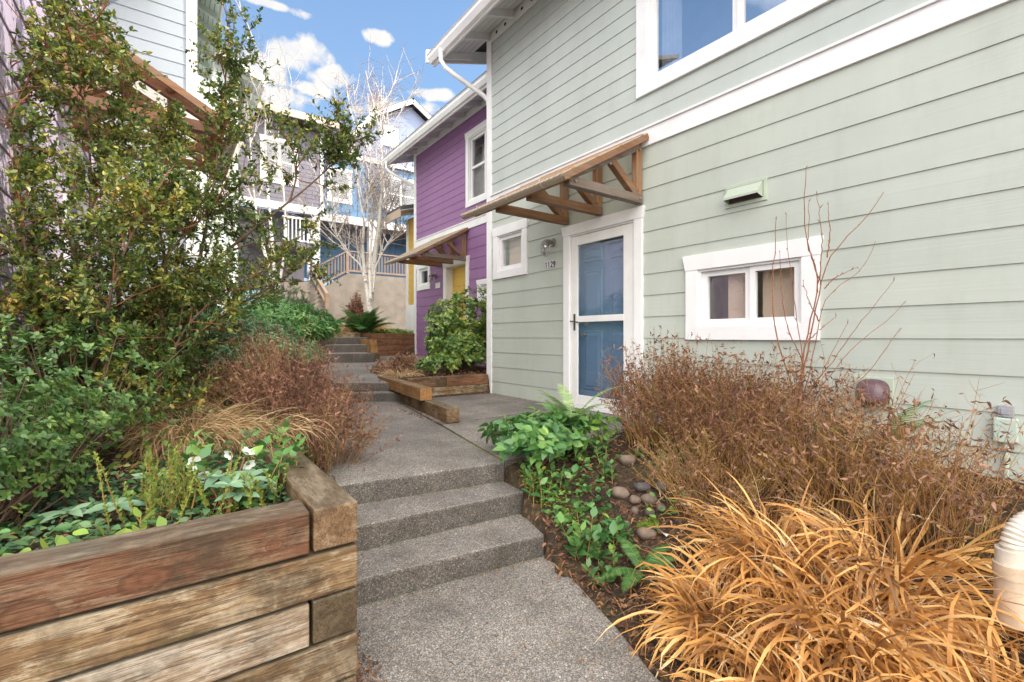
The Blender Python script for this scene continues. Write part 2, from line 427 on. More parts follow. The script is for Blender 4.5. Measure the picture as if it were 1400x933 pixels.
M['wrail'] = m_wood('weathered_rail_wood', 'X', [(0.25, 0.16, 0.11), (0.40, 0.28, 0.20), (0.35, 0.29, 0.24)])
M['tan'] = m_paint('tan_gutter_paint', (0.55, 0.43, 0.34), 0.4)
def m_poly():
    k = N('ribbed_polycarbonate'); tr = k.n('ShaderNodeBsdfTransparent'); tr.inputs[0].default_value = (.85, .84, .78, 1)
    tl = k.n('ShaderNodeBsdfTranslucent'); tl.inputs[0].default_value = (.8, .76, .66, 1); df = k.n('ShaderNodeBsdfDiffuse'); df.inputs[0].default_value = (.66, .62, .54, 1)
    m1 = k.n('ShaderNodeMixShader'); m1.inputs[0].default_value = .6; k.l(df.outputs[0], m1.inputs[1]); k.l(tl.outputs[0], m1.inputs[2])
    m2 = k.n('ShaderNodeMixShader'); m2.inputs[0].default_value = .7; k.l(tr.outputs[0], m2.inputs[1]); k.l(m1.outputs[0], m2.inputs[2]); k.l(m2.outputs[0], k.out.inputs[0]); return k.m
M['poly'] = m_poly()
M['metal'] = m_plain('aged_lamp_metal', (0.30, 0.28, 0.26), 0.4, 0.5, 0.7)
M['bronze'] = m_plain('dark_bronze', (0.10, 0.085, 0.075), 0.4, 0.5, 0.6)
M['steel'] = m_plain('brushed_nickel', (0.45, 0.43, 0.41), 0.35, 0.5, 0.9)
M['lampglass'] = m_glass('lamp_glass', 0.25, (0.9, 0.9, 0.88))
M['vent'] = m_paint('vent_green_paint', (0.47, 0.53, 0.43), 0.5)
M['black'] = m_plain('dark_void', (0.012, 0.012, 0.012), 0.9)
M['plum'] = m_plain('plum_gray_plastic', (0.12, 0.068, 0.082), 0.35, 0.5, var=0.35, scale=14)
M['ebox'] = m_paint('pale_green_box_paint', (0.50, 0.58, 0.50), 0.45)
M['egray'] = m_plain('gray_plastic', (0.33, 0.33, 0.36), 0.5)
M['pipew'] = m_paint('cream_pipe_plastic', (0.72, 0.66, 0.55), 0.4, 0.12, 8)
M['pipet'] = m_plain('tan_drain_pipe', (0.55, 0.43, 0.31), 0.5, var=0.25, scale=9)
M['plaque'] = m_paint('white_plaque', (0.8, 0.78, 0.78), 0.4)
M['ink'] = m_plain('dark_digit_paint', (0.05, 0.035, 0.035), 0.5)
M['stone'] = m_plain('river_stone', (0.20, 0.145, 0.11), 0.75, var=0.5, scale=7)
M['stone2'] = m_plain('gray_river_stone', (0.12, 0.105, 0.10), 0.75, var=0.5, scale=7)
M['moss'] = m_plain('yellow_green_moss', (0.15, 0.17, 0.03), 0.95, 0.1, var=0.5, scale=30)
# ------------------------------------------------------------------ houses
class Wall:
    """a vertical wall plane: origin O, run direction T, outward normal Nn"""
    def __init__(self, O, T, Nn):
        self.O = np.array(O, float); self.T = np.array(T, float); self.N = np.array(Nn, float)
    def p(self, a, z, off=0.0):
        q = self.O + self.T * a + self.N * off
        return np.array([q[0], q[1], z])
    def bx(self, g, a0, a1, z0, z1, o0, o1):
        v = [self.p(a, z, o) for z in (z0, z1) for (a, o) in ((a0, o0), (a1, o0), (a1, o1), (a0, o1))]
        g.add(v, [(0,3,2,1),(4,5,6,7),(0,1,5,4),(1,2,6,5),(2,3,7,6),(3,0,4,7)])
    def loft(self, g, ring0, ring1):
        """frustum between two quads given as (a, z, off)"""
        v = [self.p(*r) for r in ring0] + [self.p(*r) for r in ring1]
        g.add(v, [(3,2,1,0),(4,5,6,7),(0,1,5,4),(1,2,6,5),(2,3,7,6),(3,0,4,7)])

def siding(g, w, a0, a1, z0, z1, reveal, openings=(), base=None, lap=0.009):
    """lapped boards, one tilted face and one lip per course, cut around the openings"""
    base = z0 if base is None else base
    k0 = math.floor((z0 - base) / reveal + 1e-6)
    zc = base + k0 * reveal
    while zc < z1 - 1e-4:
        lo, hi = max(zc, z0), min(zc + reveal, z1)
        cuts = sorted({lo, hi} | {z for o in openings for z in (o[2], o[3]) if lo < z < hi})
        for zb, zt in zip(cuts[:-1], cuts[1:]):
            zm = (zb + zt) / 2
            segs = [(a0, a1)]
            for o in openings:
                if o[2] < zm < o[3]:
                    ns = []
                    for s0, s1 in segs:
                        if o[1] <= s0 or o[0] >= s1: ns.append((s0, s1)); continue
                        if o[0] > s0: ns.append((s0, o[0]))
                        if o[1] < s1: ns.append((o[1], s1))
                    segs = ns
            ob = lap + 0.002 - lap * (zb - zc) / reveal; ot = lap + 0.002 - lap * (zt - zc) / reveal
            for s0, s1 in segs:
                g.add([w.p(s0, zb, ob), w.p(s1, zb, ob), w.p(s1, zt, ot), w.p(s0, zt, ot)], [(0, 1, 2, 3)])
                if zb == lo and lo == zc:
                    g.add([w.p(s0, zb, -0.004), w.p(s1, zb, -0.004), w.p(s1, zb, ob), w.p(s0, zb, ob)], [(0, 1, 2, 3)])
        zc += reveal

def battens(g, w, a0, a1, z0, z1, pitch=0.3, openings=()):
    cuts = sorted({z0, z1} | {z for o in openings for z in (o[2], o[3]) if z0 < z < z1})
    for zb, zt in zip(cuts[:-1], cuts[1:]):
        zm = (zb + zt) / 2; segs = [(a0, a1)]
        for o in openings:
            if o[2] < zm < o[3]:
                ns = []
                for s0, s1 in segs:
                    if o[1] <= s0 or o[0] >= s1: ns.append((s0, s1)); continue
                    if o[0] > s0: ns.append((s0, o[0]))
                    if o[1] < s1: ns.append((o[1], s1))
                segs = ns
        for s0, s1 in segs:
            g.add([w.p(s0, zb), w.p(s1, zb), w.p(s1, zt), w.p(s0, zt)], [(0, 1, 2, 3)])
            a = math.ceil(s0 / pitch) * pitch
            while a < s1 - 0.05:
                if a > s0 + 0.05: w.bx(g, a - 0.022, a + 0.022, zb, zt, 0.001, 0.02)
                a += pitch

def room(g, w, a0, a1, z0, z1, depth=0.9):
    """interior seen through a window: five inward faces"""
    a0 -= .35; a1 += .35; z0 -= .3; z1 += .3
    f = lambda a, z, o: w.p(a, z, o)
    o1, o2 = -0.12, -0.12 - depth
    g.add([f(a0,z0,o2), f(a1,z0,o2), f(a1,z1,o2), f(a0,z1,o2)], [(0,1,2,3)])
    for q in (((a0,z0),(a1,z0)), ((a0,z1),(a1,z1)), ((a0,z0),(a0,z1)), ((a1,z0),(a1,z1))):
        (p, r), (s, t) = q
        g.add([f(p,r,o1), f(s,t,o1), f(s,t,o2), f(p,r,o2)], [(0,1,2,3)])

def window(root, w, a0, a1, z0, z1, panes, casing=0.115, head=0.13, flare=0.028, label=None, glass='glass', inside=None, rail=None, trim='white', name='window', sashw=0.045):
    """casing boards with a flared head, jamb liner, sashes and panes; panes = list of fractions"""
    g = G()
    ia0, ia1, iz0, iz1 = a0 + casing, a1 - casing, z0 + casing, z1 - head
    pr = 0.032
    w.bx(g, a0, ia0, z0 + casing, iz1, -0.02, pr)
    w.bx(g, ia1, a1, z0 + casing, iz1, -0.02, pr)
    w.bx(g, a0, a1, z0, z0 + casing, -0.02, pr + 0.002)
    w.loft(g, [(a0 - 0.004, iz1, -0.02), (a1 + 0.004, iz1, -0.02), (a1 + 0.004, iz1, pr + 0.004), (a0 - 0.004, iz1, pr + 0.004)],
              [(a0 - flare, z1, -0.02), (a1 + flare, z1, -0.02), (a1 + flare, z1, pr + 0.012), (a0 - flare, z1, pr + 0.012)])
    # jamb liner
    t = 0.02
    w.bx(g, ia0, ia0 + t, iz0 + t, iz1 - t, -0.12, 0.012); w.bx(g, ia1 - t, ia1, iz0 + t, iz1 - t, -0.12, 0.012)
    w.bx(g, ia0, ia1, iz0, iz0 + t, -0.12, 0.012); w.bx(g, ia0, ia1, iz1 - t, iz1, -0.12, 0.012)
    win = g.build(name, M[trim], root, bevel=0.003)
    if label: win['label'] = label
    ja0, ja1, jz0, jz1 = ia0 + t, ia1 - t, iz0 + t, iz1 - t
    a = ja0
    tot = ja1 - ja0
    for k, fr in enumerate(panes):
        b = a + tot * fr
        gs = G(); s = sashw; o0, o1 = (-0.058, -0.012) if k % 2 == 0 else (-0.075, -0.03)
        e = 0.001
        w.bx(gs, a + e, a + s, jz0 + e, jz1 - e, o0, o1); w.bx(gs, b - s, b - e, jz0 + e, jz1 - e, o0, o1)
        w.bx(gs, a + s, b - s, jz0 + e, jz0 + s, o0, o1 - .001); w.bx(gs, a + s, b - s, jz1 - s, jz1 - e, o0, o1 - .001)
        if rail: 
            zr = jz0 + (jz1 - jz0) * rail
            w.bx(gs, a + s, b - s, zr - 0.025, zr + 0.025, o0, o1 - .001)
        gs.build('sash', M[trim], win)
        gp = G(); om = (o0 + o1) / 2 - 0.006
        w.bx(gp, a + s - .004, b - s + .004, jz0 + s - .004, jz1 - s + .004, om, om + 0.005)
        gp.build('pane', M[glass], win)
        if inside and inside[k % len(inside)]:
            kind, f0, f1 = inside[k % len(inside)]
            gc = G(); n = 40
            aa = a + s + (b - a - 2 * s) * f0; bb = a + s + (b - a - 2 * s) * f1
            pts = []
            for i in range(n + 1):
                f = i / n; oo = -0.15 + (0.02 * math.sin(f * 34) if kind == 'curtain' else 0)
                pts.append((w.p(aa + (bb - aa) * f, jz0 - .1, oo), w.p(aa + (bb - aa) * f, jz1 + .1, oo)))
            for i in range(n):
                gc.add([pts[i][0], pts[i + 1][0], pts[i + 1][1], pts[i][1]], [(0, 1, 2, 3)])
            gc.build('curtain' if kind == 'curtain' else 'blind', M[kind], win, smooth=True)
        a = b
    gr = G(); room(gr, w, ia0, ia1, iz0, iz1); gr.build('window_recess', M['room'], win)
    return win, (ia0 - 0.004, ia1 + 0.004, iz0 - 0.004, iz1 + 0.004)

def opening(a0, a1, z0, z1, casing=0.115, head=0.13):
    return (a0 + casing - .004, a1 - casing + .004, z0 + casing - .004, z1 - head + .004)

def eave(root, w, a0, a1, zw, over, drop, mat='soffit', rafter=0.62, roof_run=3.5, gut_h=0.2, first=None, rake=True, name='roof'):
    """open eave over wall w: sloped deck, rafter tails, vented blocking, fascia with gutter, rake boards"""
    sl = drop / over                                      # slope of the roof, rising inwards
    f = lambda a, o, dz=0.0: w.p(a, zw - o * sl + dz, o)  # o outward
    g = G()
    o_out, o_in = over, -roof_run
    g.add([f(a0,o_out,.10), f(a1,o_out,.10), f(a1,o_in,.10), f(a0,o_in,.10), f(a0,o_out,.2), f(a1,o_out,.2), f(a1,o_in,.2), f(a0,o_in,.2)],
          [(4,5,6,7),(0,1,5,4),(1,2,6,5),(2,3,7,6),(3,0,4,7)])
    roof = g.build(name, M['roof'], root)
    g = G()                                               # underside boards
    nb = 7
    for i in range(nb):
        q0 = -0.05 + (over + .05) * i / nb; q1 = -0.05 + (over + 0.05) * (i + 1) / nb - 0.008
        v = [f(a, o, d) for d in (.075, .098) for a, o in ((a0 + .01, q0), (a1 - .01, q0), (a1 - .01, q1), (a0 + .01, q1))]
        g.add(v, [(0,3,2,1),(4,5,6,7),(0,1,5,4),(1,2,6,5),(2,3,7,6),(3,0,4,7)])
    g.build('soffit', M[mat], roof)
    a = a0 + 0.35 if first is None else first
    while a < a1 - 0.1:
        g = G()
        v = [f(aa, o, d) for aa in (a - .024, a + .024) for o, d in ((-.02, -.03), (over - .03, -.035), (over - .03, .074), (-.02, .074))]
        g.add(v, [(0,1,2,3),(7,6,5,4),(0,4,5,1),(1,5,6,2),(2,6,7,3),(3,7,4,0)])
        g.build('rafter_tail', M[mat], roof)
        a += rafter
    return roof, f

def canopy(name, label, group, mirror=False):
    """bracketed entry canopy built around its wall line: the wall is the plane x = 0, it projects to -x, runs along y from 0"""
    L = 1.62; pj = 1.05
    fy = (lambda y: L - .05 - y) if mirror else (lambda y: y)
    wxm = 'wxr' if mirror else 'wx'
    zt, zf, zl = 2.085, 1.50, 1.42      # top at wall, top at front, axis of the lower beams (relative to eye level at the green house)
    r = thing(name, label, 'door canopy', (0, 0, 0), group)
    for i, y in enumerate((0.05, 0.61, 1.165)):
        y = fy(y)
        g = G(); g.beam((0.0, y, 1.43), (-pj + .01, y, 1.43), 0.085, 0.088)
        b = g.build('lower_beam', M['wgray'] if i == 0 and not mirror else M[wxm], r, bevel=0.006)
        g = G(); g.beam((-0.02, y, zt - .085), (-pj, y, zf - .03), 0.062, 0.1); g.build('rafter', M['wgray'] if i == 0 and not mirror else M[wxm], r, bevel=0.005)
        g = G(); g.beam((-0.045, y, 1.476), (-0.045, y, 1.965), 0.085, 0.07, (0, 1, 0)); g.build('wall_post', M['wz'], r, bevel=0.005)
        g = G(); g.beam((-0.085, y, 1.478), (-0.46, y, 1.755), 0.07, 0.075); g.build('brace', M['wx'], r, bevel=0.005)
        if i == 0:
            g = G()
            for bx_, bz in ((-.06, 1.93), (-.5, 1.69), (-.05, 1.43), (-.97, 1.43)):
                an = np.arange(8) / 8 * 6.283
                g.add([(bx_ + .011*math.cos(t), y - .056, bz + .011*math.sin(t)) for t in an] + [(bx_ + .011*math.cos(t), y - .04, bz + .011*math.sin(t)) for t in an], [(j,(j+1)%8,8+(j+1)%8,8+j) for j in range(8)])
                g.P.append([g.n - 16 + j for j in range(8)])
            g.build('bolt', M['steel'], r)
    sl = (zt - zf) / pj
    for o in (0.03, 0.36, 0.69, 1.0):
        g = G(); zz = zt - sl * o - 0.012
        g.beam((-o, -.03, zz), (-o, L, zz), 0.07, 0.04, (sl, 0, 1)); g.build('purlin', M['wy'], r, bevel=0.004)
    g = G()
    z0, z1 = zt + .012, zf - .03
    xs = 0.0; xe = -pj - 0.17
    ny = 110
    V = []; Q = []
    for i in range(ny + 1):
        y = -0.05 + (L + .06) * i / ny; h = 0.008 * math.sin(i * 1.35)
        V += [(xs, y, zt + .018 + h), (xe, y, zt + sl * xe + .018 + h)]
    for i in range(ny): Q.append((2*i, 2*i+1, 2*i+3, 2*i+2))
    g.add(V, Q); g.build('roof_sheet', M['poly'], r, smooth=True)
    # rake board seen from the near side, then the eave board
    g = G(); yr = L + .022 if mirror else -.055
    g.beam((-.0, yr, zt - .022), (-pj - .12, yr, zt - .022 - sl * (pj + .12)), 0.022, 0.06); g.build('rake_board', M['wx'], r, bevel=0.003)
    g = G(); g.beam((-pj + .0, -.02, zf - .04), (-pj + .0, L, zf - .04), 0.035, 0.075); g.build('eave_board', M['wy'], r, bevel=0.003)
    # half round gutter with straps
    g = G(); n = 10; yy = (-.06, L + .1); gx, gz, rr = -pj - .085, zf - .045, 0.055
    for rad in (rr, rr - .006):
        for y in yy:
            g.V.append(np.array([(gx + rad * math.cos(math.pi + math.pi * i / n), y, gz + rad * math.sin(math.pi + math.pi * i / n)) for i in range(n + 1)])); g.n += n + 1
    m = n + 1; q = []
    for i in range(n): q += [(i, i+1, m+i+1, m+i), (2*m+i, 2*m+i+1, 3*m+i+1, 3*m+i)]
    q += [(0, m, 3*m, 2*m), (n, m+n, 3*m+n, 2*m+n)]
    g.Q.append(np.array(q)); g.P.append(list(range(0, m))); g.P.append(list(range(m, 2 * m)))
    gut = g.build('gutter', M['tan'], r, smooth=False)
    for y in (0.25, 0.8, 1.35):
        g = G()
        pts = np.array([(gx + .06 * math.cos(math.pi * 0.95 + math.pi * 1.1 * i / 12), y, gz + .004 + .06 * math.sin(math.pi * 0.95 + math.pi * 1.1 * i / 12)) for i in range(13)])
        g.ribbons(pts[None], np.array([[0, 1, 0]]), np.full((1, 13), 0.022)); g.build('strap', M['pipew'], gut)
    return r

def cage_lamp(name, label, group):
    """jelly-jar wall lamp with guard, wall plane x = 0, projecting to -x; origin on the wall at the bracket"""
    r = thing(name, label, 'wall lamp', (0, 0, 0), group)
    g = G()
    def disc_tube(p0, p1, r0, r1, k=14):
        g.tubes(np.array([p0, p1])[None], np.array([[r0, r1]]), k)
    disc_tube((-.002, 0, 0), (-.03, 0, 0), .055, .05); g.build('wall_plate', M['metal'], r)
    g = G(); g.tubes(np.array([(-.03, 0, .0), (-.08, 0, .012), (-.115, 0, .004), (-.125, 0, -.02)])[None], np.full((1, 4), .026), 10); g.build('arm', M['metal'], r, smooth=True)
    g = G(); g.tubes(np.array([(-.125, 0, .012), (-.125, 0, -.012), (-.125, 0, -.05)])[None], np.array([[.03, .055, .058]]), 14); g.build('cap', M['metal'], r)
    g = G(); g.tubes(np.array([(-.125, 0, -.05), (-.125, 0, -.14), (-.125, 0, -.175)])[None], np.array([[.042, .042, .022]]), 14); g.build('glass_jar', M['lampglass'], r, smooth=True)
    g = G()
    for zz in (-.085, -.13):
        an = np.arange(17) / 16 * 6.2832
        g.tubes(np.array([(-.125 + .053 * math.cos(t), .053 * math.sin(t), zz) for t in an])[None], np.full((1, 17), .0035), 4)
    for kx in range(6):
        t = kx / 6 * 6.2832
        g.tubes(np.array([(-.125 + .053 * math.cos(t), .053 * math.sin(t), -.05), (-.125 + .053 * math.cos(t), .053 * math.sin(t), -.15), (-.125 + .02 * math.cos(t), .02 * math.sin(t), -.19)])[None], np.full((1, 3), .0035), 4)
    g.build('guard', M['metal'], r)
    return r

SEG = {'1': 'x', '2': '', '9': ''}
def digits(g, w, text, a, z, h, off, step, flip=True):
    """house numbers as raised strokes on the wall, reading left to right as a viewer faces the wall"""
    strokes = {
        '1': [[(.25, .8), (.5, 1.0), (.5, 0.0)]],
        '2': [[(.05, .78), (.2, .96), (.5, 1.0), (.82, .92), (.92, .72), (.75, .48), (.05, 0.0), (.95, 0.0)]],
        '9': [[(.92, .66), (.75, .46), (.45, .4), (.15, .5), (.05, .7), (.2, .93), (.5, 1.0), (.8, .93), (.95, .68), (.9, .35), (.7, .08), (.3, 0.0), (.1, .08)]],
        '8': [[(.5, .54), (.2, .62), (.1, .8), (.25, .96), (.5, 1.0), (.75, .96), (.9, .8), (.8, .62), (.5, .54), (.15, .42), (.05, .22), (.2, .04), (.5, 0), (.8, .04), (.95, .22), (.85, .42), (.5, .54)]],
        '3': [[(.08, .85), (.3, 1.0), (.7, .98), (.9, .78), (.75, .57), (.45, .53), (.8, .46), (.95, .25), (.75, .03), (.3, 0), (.05, .15)]],
    }
    x = 0.0
    for ch in text:
        for st in strokes[ch]:
            for (p, q), (r_, s) in zip(st[:-1], st[1:]):
                da = -1 if flip else 1
                A = w.p(a + da * (x + p * h * .52), z + q * h, off); B = w.p(a + da * (x + r_ * h * .52), z + s * h, off)
                d = norm(B - A); g.beam(A - d * .004, B + d * .004, 0.016 * h / .1, 0.008, w.N)
        x += step

def joints(w, a0, a1, z0, z1, reveal, base, openings, seed, lap=.009):
    rg = np.random.default_rng(seed); g = G(); n = int((z1 - base) / reveal) + 1
    for i in range(n):
        zb = base + i * reveal
        if zb < z0 or zb + reveal > z1 + .001: continue
        a = a0 + rg.uniform(.4, 3.5)
        while a < a1 - .3:
            if not any(o[0] - .25 < a < o[1] + .25 and o[2] - .2 < zb + reveal / 2 < o[3] + .2 for o in openings):
                g.add([w.p(a - .0016, zb + .001, lap + .0026), w.p(a + .0016, zb + .001, lap + .0026), w.p(a + .0016, zb + reveal - .002, .0027), w.p(a - .0016, zb + reveal - .002, .0027)], [(0, 1, 2, 3)])
            a += 3.66
    return g
# ---------- green house on the right
gh = thing('green_house', 'pale sage green lap sided house with white trim and blue door, nearest on the right', 'house', (4.0, 2.0, -.86))
GW = Wall((4.0, 0, 0), (0, 1, 0), (-1, 0, 0))
Y0, Y1 = -6.0, 6.08
wins = {'sq': (5.09, 5.92, .87, 1.64), 'sl': (1.49, 2.627, -.026, .765), 'up': (1.08, 3.213, 2.51, 4.05)}
dr = (3.137, 4.342, -.84, 1.365)
op = [opening(*wins['sq']), opening(*wins['sl']), opening(*wins['up']), (dr[0] + .095, dr[1] - .095, -1.0, dr[3] - .125)]
g = G(); siding(g, GW, Y0, Y1 - .1, -1.6, 1.975, 0.2205, op, base=1.975 - .2205 * 20); g.build('wall', M['green'], gh, extra=(joints(GW, Y0, Y1 - .1, -.9, 1.975, .2205, 1.975 - .2205 * 13, op, 5), M['vent']))
g = G(); siding(g, GW, Y0, Y1 - .1, 2.17, 4.62, 0.168, op, base=2.17); g.build('upper_wall', M['greenu'], gh, extra=(joints(GW, Y0, Y1 - .1, 2.17, 4.5, .168, 2.17, op, 6), M['vent']))
g = G(); GW.bx(g, Y0, Y1 - .1, 1.975, 2.15, 0.0, 0.026); GW.bx(g, Y0, Y1 - .1, 2.15, 2.172, 0.0, 0.045); g.build('belly_band', M['white'], gh, bevel=.003)
g = G(); GW.bx(g, Y1 - .1, Y1, -1.2, 4.6, -.02, .026); GW.bx(g, Y1, Y1 + .026, -1.2, 4.6, -.12, .026); g.build('corner_board', M['white'], gh, bevel=.003)
g = G()                                                # end, rear and inner shell so the house is a closed volume
g.box(4.16, 4.2, Y0, Y1 - .02, 4.25, 5.0)
EW = Wall((4.0, Y1, 0), (1, 0, 0), (0, 1, 0)); g.poly([EW.p(.12, -1.2), EW.p(7, -1.2), EW.p(7, 6.75), EW.p(.12, 4.6)])
g.add([(11, Y0, -1.5), (11, Y1, -1.5), (11, Y1, 6.2), (11, Y0, 6.2)], [(0,1,2,3)]); g.add([(4.0, Y0, -1.5), (11, Y0, -1.5), (11, Y0, 6.2), (4, Y0, 4.6)], [(0,1,2,3)])
g.build('end_wall', M['greenu'], gh)
window(gh, GW, *wins['sq'], [1.0], inside=[('blind', 0.0, 1.0)], sashw=.05, casing=.11, name='window', label='small square white framed window beside the lamp')
window(gh, GW, *wins['sl'], [.475, .525], inside=[('blind', 0.0, 1.0), ('blind', 0, .62)], label='white sliding window low on the green wall', casing=.125, head=.14)
window(gh, GW, *wins['up'], [.5, .5], inside=[None, ('curtain', 0.72, 1.0)], glass='glassu', label='white framed double window on the upper floor', casing=.13, head=.14, sashw=.05)
# storm door and the blue door behind it
g = G(); c = 0.105
GW.bx(g, dr[0], dr[0] + c, dr[2], dr[3] - .12, -.02, .034); GW.bx(g, dr[1] - c, dr[1], dr[2], dr[3] - .12, -.02, .034)
GW.loft(g, [(dr[0] - .004, dr[3] - .12, -.02), (dr[1] + .004, dr[3] - .12, -.02), (dr[1] + .004, dr[3] - .12, .038), (dr[0] - .004, dr[3] - .12, .038)],
           [(dr[0] - .03, dr[3], -.02), (dr[1] + .03, dr[3], -.02), (dr[1] + .03, dr[3], .048), (dr[0] - .03, dr[3], .048)])
GW.bx(g, dr[0] + c, dr[0] + c + .02, dr[2], dr[3] - .12, -.16, .02); GW.bx(g, dr[1] - c - .02, dr[1] - c, dr[2], dr[3] - .12, -.16, .02)
GW.bx(g, dr[0] + c + .02, dr[1] - c - .02, dr[3] - .14, dr[3] - .12, -.16, .02)
GW.bx(g, dr[0] + c + .02, dr[1] - c - .02, dr[2] - .02, dr[2] + .02, -.16, .03)
dframe = g.build('door_frame', M['white'], gh, bevel=.003)
da0, da1, dz0, dz1 = dr[0] + c + .024, dr[1] - c - .024, dr[2] + .024, dr[3] - .144
ga0, ga1, gz0, gz1, gm = 3.40, 4.115, -.70, 1.11, .215
g = G()
GW.bx(g, da0, ga0, dz0, dz1, -.018, .012); GW.bx(g, ga1, da1, dz0, dz1, -.018, .012)
GW.bx(g, ga0, ga1, dz0, gz0, -.018, .011); GW.bx(g, ga0, ga1, gz1, dz1, -.018, .011); GW.bx(g, ga0, ga1, gm - .036, gm + .036, -.016, .016)
sd = g.build('storm_door', M['whited'], gh, bevel=.004)
for z0, z1 in ((gz0, gm - .036), (gm + .036, gz1)):
    g = G(); GW.bx(g, ga0 + .001, ga1 - .001, z0 + .001, z1 - .001, -.006, -.001); g.build('pane', M['glassd'], sd)
g = G(); hy = da1 - .055
GW.bx(g, hy - .014, hy + .014, .08, .28, .0125, .020)
g.tubes(np.array([GW.p(hy, .19, .02), GW.p(hy, .19, .055), GW.p(hy - .03, .188, .06), GW.p(hy - .1, .175, .055)])[None], np.full((1, 4), .008), 8)
g.tubes(np.array([GW.p(hy, .19, .055), GW.p(hy + .035, .192, .055)])[None], np.full((1, 2), .008), 8)
g.build('handle', M['bronze'], sd, smooth=False)
g = G()                                                # six raised panels
GW.bx(g, da0 - .02, da1 + .02, dz0, dz1, -.13, -.095)
pw = (da1 - da0 - .34) / 2
for col_ in (0, 1):
    pa0 = da0 + .11 + col_ * (pw + .12)
    for pz0, pz1 in ((-.64, .08), (.2, .80), (.90, 1.06)):
        for d, o in ((0, -.094), ):
            GW.loft(g, [(pa0, pz0, -.0945), (pa0, pz1, -.0945), (pa0 + pw, pz1, -.0945), (pa0 + pw, pz0, -.0945)], [(pa0 + .012, pz0 + .012, -.082), (pa0 + .012, pz1 - .012, -.082), (pa0 + pw - .012, pz1 - .012, -.082), (pa0 + pw - .012, pz0 + .012, -.082)])
            GW.loft(g, [(pa0 + .03, pz0 + .03, -.0815), (pa0 + .03, pz1 - .03, -.0815), (pa0 + pw - .03, pz1 - .03, -.0815), (pa0 + pw - .03, pz0 + .03, -.0815)], [(pa0 + .06, pz0 + .06, -.07), (pa0 + .06, pz1 - .06, -.07), (pa0 + pw - .06, pz1 - .06, -.07), (pa0 + pw - .06, pz0 + .06, -.07)])
bd = g.build('door', M['bluedoor'], gh, bevel=.003); bd['label'] = 'blue panelled front door behind the storm door glass'
g = G(); ky = ga1 - .055
g.tubes(np.array([GW.p(ky, .03, -.095), GW.p(ky, .03, -.085)])[None], np.full((1, 2), .033), 14)
g.tubes(np.array([GW.p(ky, .03, -.085), GW.p(ky, .03, -.05), GW.p(ky, .03, -.04), GW.p(ky, .03, -.018)])[None], np.array([[.012, .012, .028, .022]]), 14)
g.build('knob', M['steel'], bd, smooth=True)
g = G(); g.tubes(np.array([GW.p(ky, .16, -.095), GW.p(ky, .16, -.075)])[None], np.array([[.03, .026]]), 14); g.build('deadbolt', M['steel'], bd)
roof, f = eave(gh, GW, Y0, Y1 + .68, 4.60, .62, .20, rafter=.625, first=6.02 - .625 * 18, roof_run=4.0)
g = G()                                                # vented blocking above the wall, between the rafters
GW.bx(g, Y0, Y1 - .1, 4.50, 4.66, .013, .032); fb = g.build('blocking_board', M['soffit'], roof)
a = 6.02 - .625 * 18
while a < Y1 - .3:
    for d in (.2, .42):
        g = G(); g.tubes(np.array([GW.p(a + d, 4.585, .0335), GW.p(a + d, 4.585, .036)])[None], np.full((1, 2), .024), 12); g.build('vent_hole', M['black'], roof)
    a += .625
def gutter_run(root, w, a0, a1, o, zt, zb, mat='white'):
    g = G()
    prof = [(o, zt - .02), (o, zb), (o + .055, zb), (o + .10, zb + .07), (o + .095, zt - .015), (o + .115, zt)]
    n = len(prof)
    V = [w.p(a, z, oo) for a in (a0, a1) for oo, z in prof] + [w.p(a, z - .0 + (.008 if i in (1, 2) else 0), oo + (-.008 if i > 2 else .004)) for a in (a0, a1) for i, (oo, z) in enumerate(prof)]
    q = [(i, i + 1, n + i + 1, n + i) for i in range(n - 1)]
    g.add(V[:2 * n], q); g.P.append([i for i in range(n)]); g.P.append([n + i for i in range(n)])
    return g.build('gutter', M[mat], root)
gutter_run(roof, GW, Y0, Y1 + .66, .62, 4.45, 4.315)
g = G(); GW.bx(g, Y0, Y1 + .66, 4.29, 4.50, .595, .62); g.build('fascia', M['white'], roof)
g = G()                                                # rake board at the far gable end
v = [f(aa, o, d) for aa in (Y1 + .66, Y1 + .69) for o, d in ((-4.0, -.04), (.74, -.04), (.74, .16), (-4.0, .16))]
g.add(v, [(0,1,2,3),(7,6,5,4),(0,4,5,1),(1,5,6,2),(2,6,7,3),(3,7,4,0)]); g.build('rake_board', M['white'], roof)
g = G(); g.tubes(np.array([(3.315, 6.36, 4.36), (3.315, 6.36, 4.2), (3.37, 6.33, 4.09), (3.5, 6.28, 4.0), (3.75, 6.2, 3.86), (3.93, 6.14, 3.76), (4.01, 6.125, 3.70), (4.04, 6.125, 3.55), (4.04, 6.125, -.6)])[None], np.full((1, 9), .036), 12)
g.build('downspout', M['white'], gh, smooth=True)

can_g = canopy('entry_canopy', 'brown wooden bracket canopy with gutter over the blue door', 'bracketed wooden entry canopies')
can_g.location = (3.97, 3.115, H)
lamp_g = cage_lamp('wall_lamp', 'caged metal jar lamp on the green wall between square window and blue door', 'caged wall lamps')
lamp_g.location = (3.985, 4.56, 1.215 + H)
hn = thing('house_number', 'small white house number 1129 on green siding left of the blue door', 'house number', (3.985, 4.6, .92))
g = G(); a_l = 4.71
for i in range(4): GW.bx(g, a_l - .054 * i - .049, a_l - .054 * i + .002, .895, .985, .0125, .018)
g.build('plaque', M['plaque'], hn, bevel=.002)
g = G(); digits(g, GW, '1129', a_l - .008, .906, .067, .0195, .054); g.build('digits', M['ink'], hn)

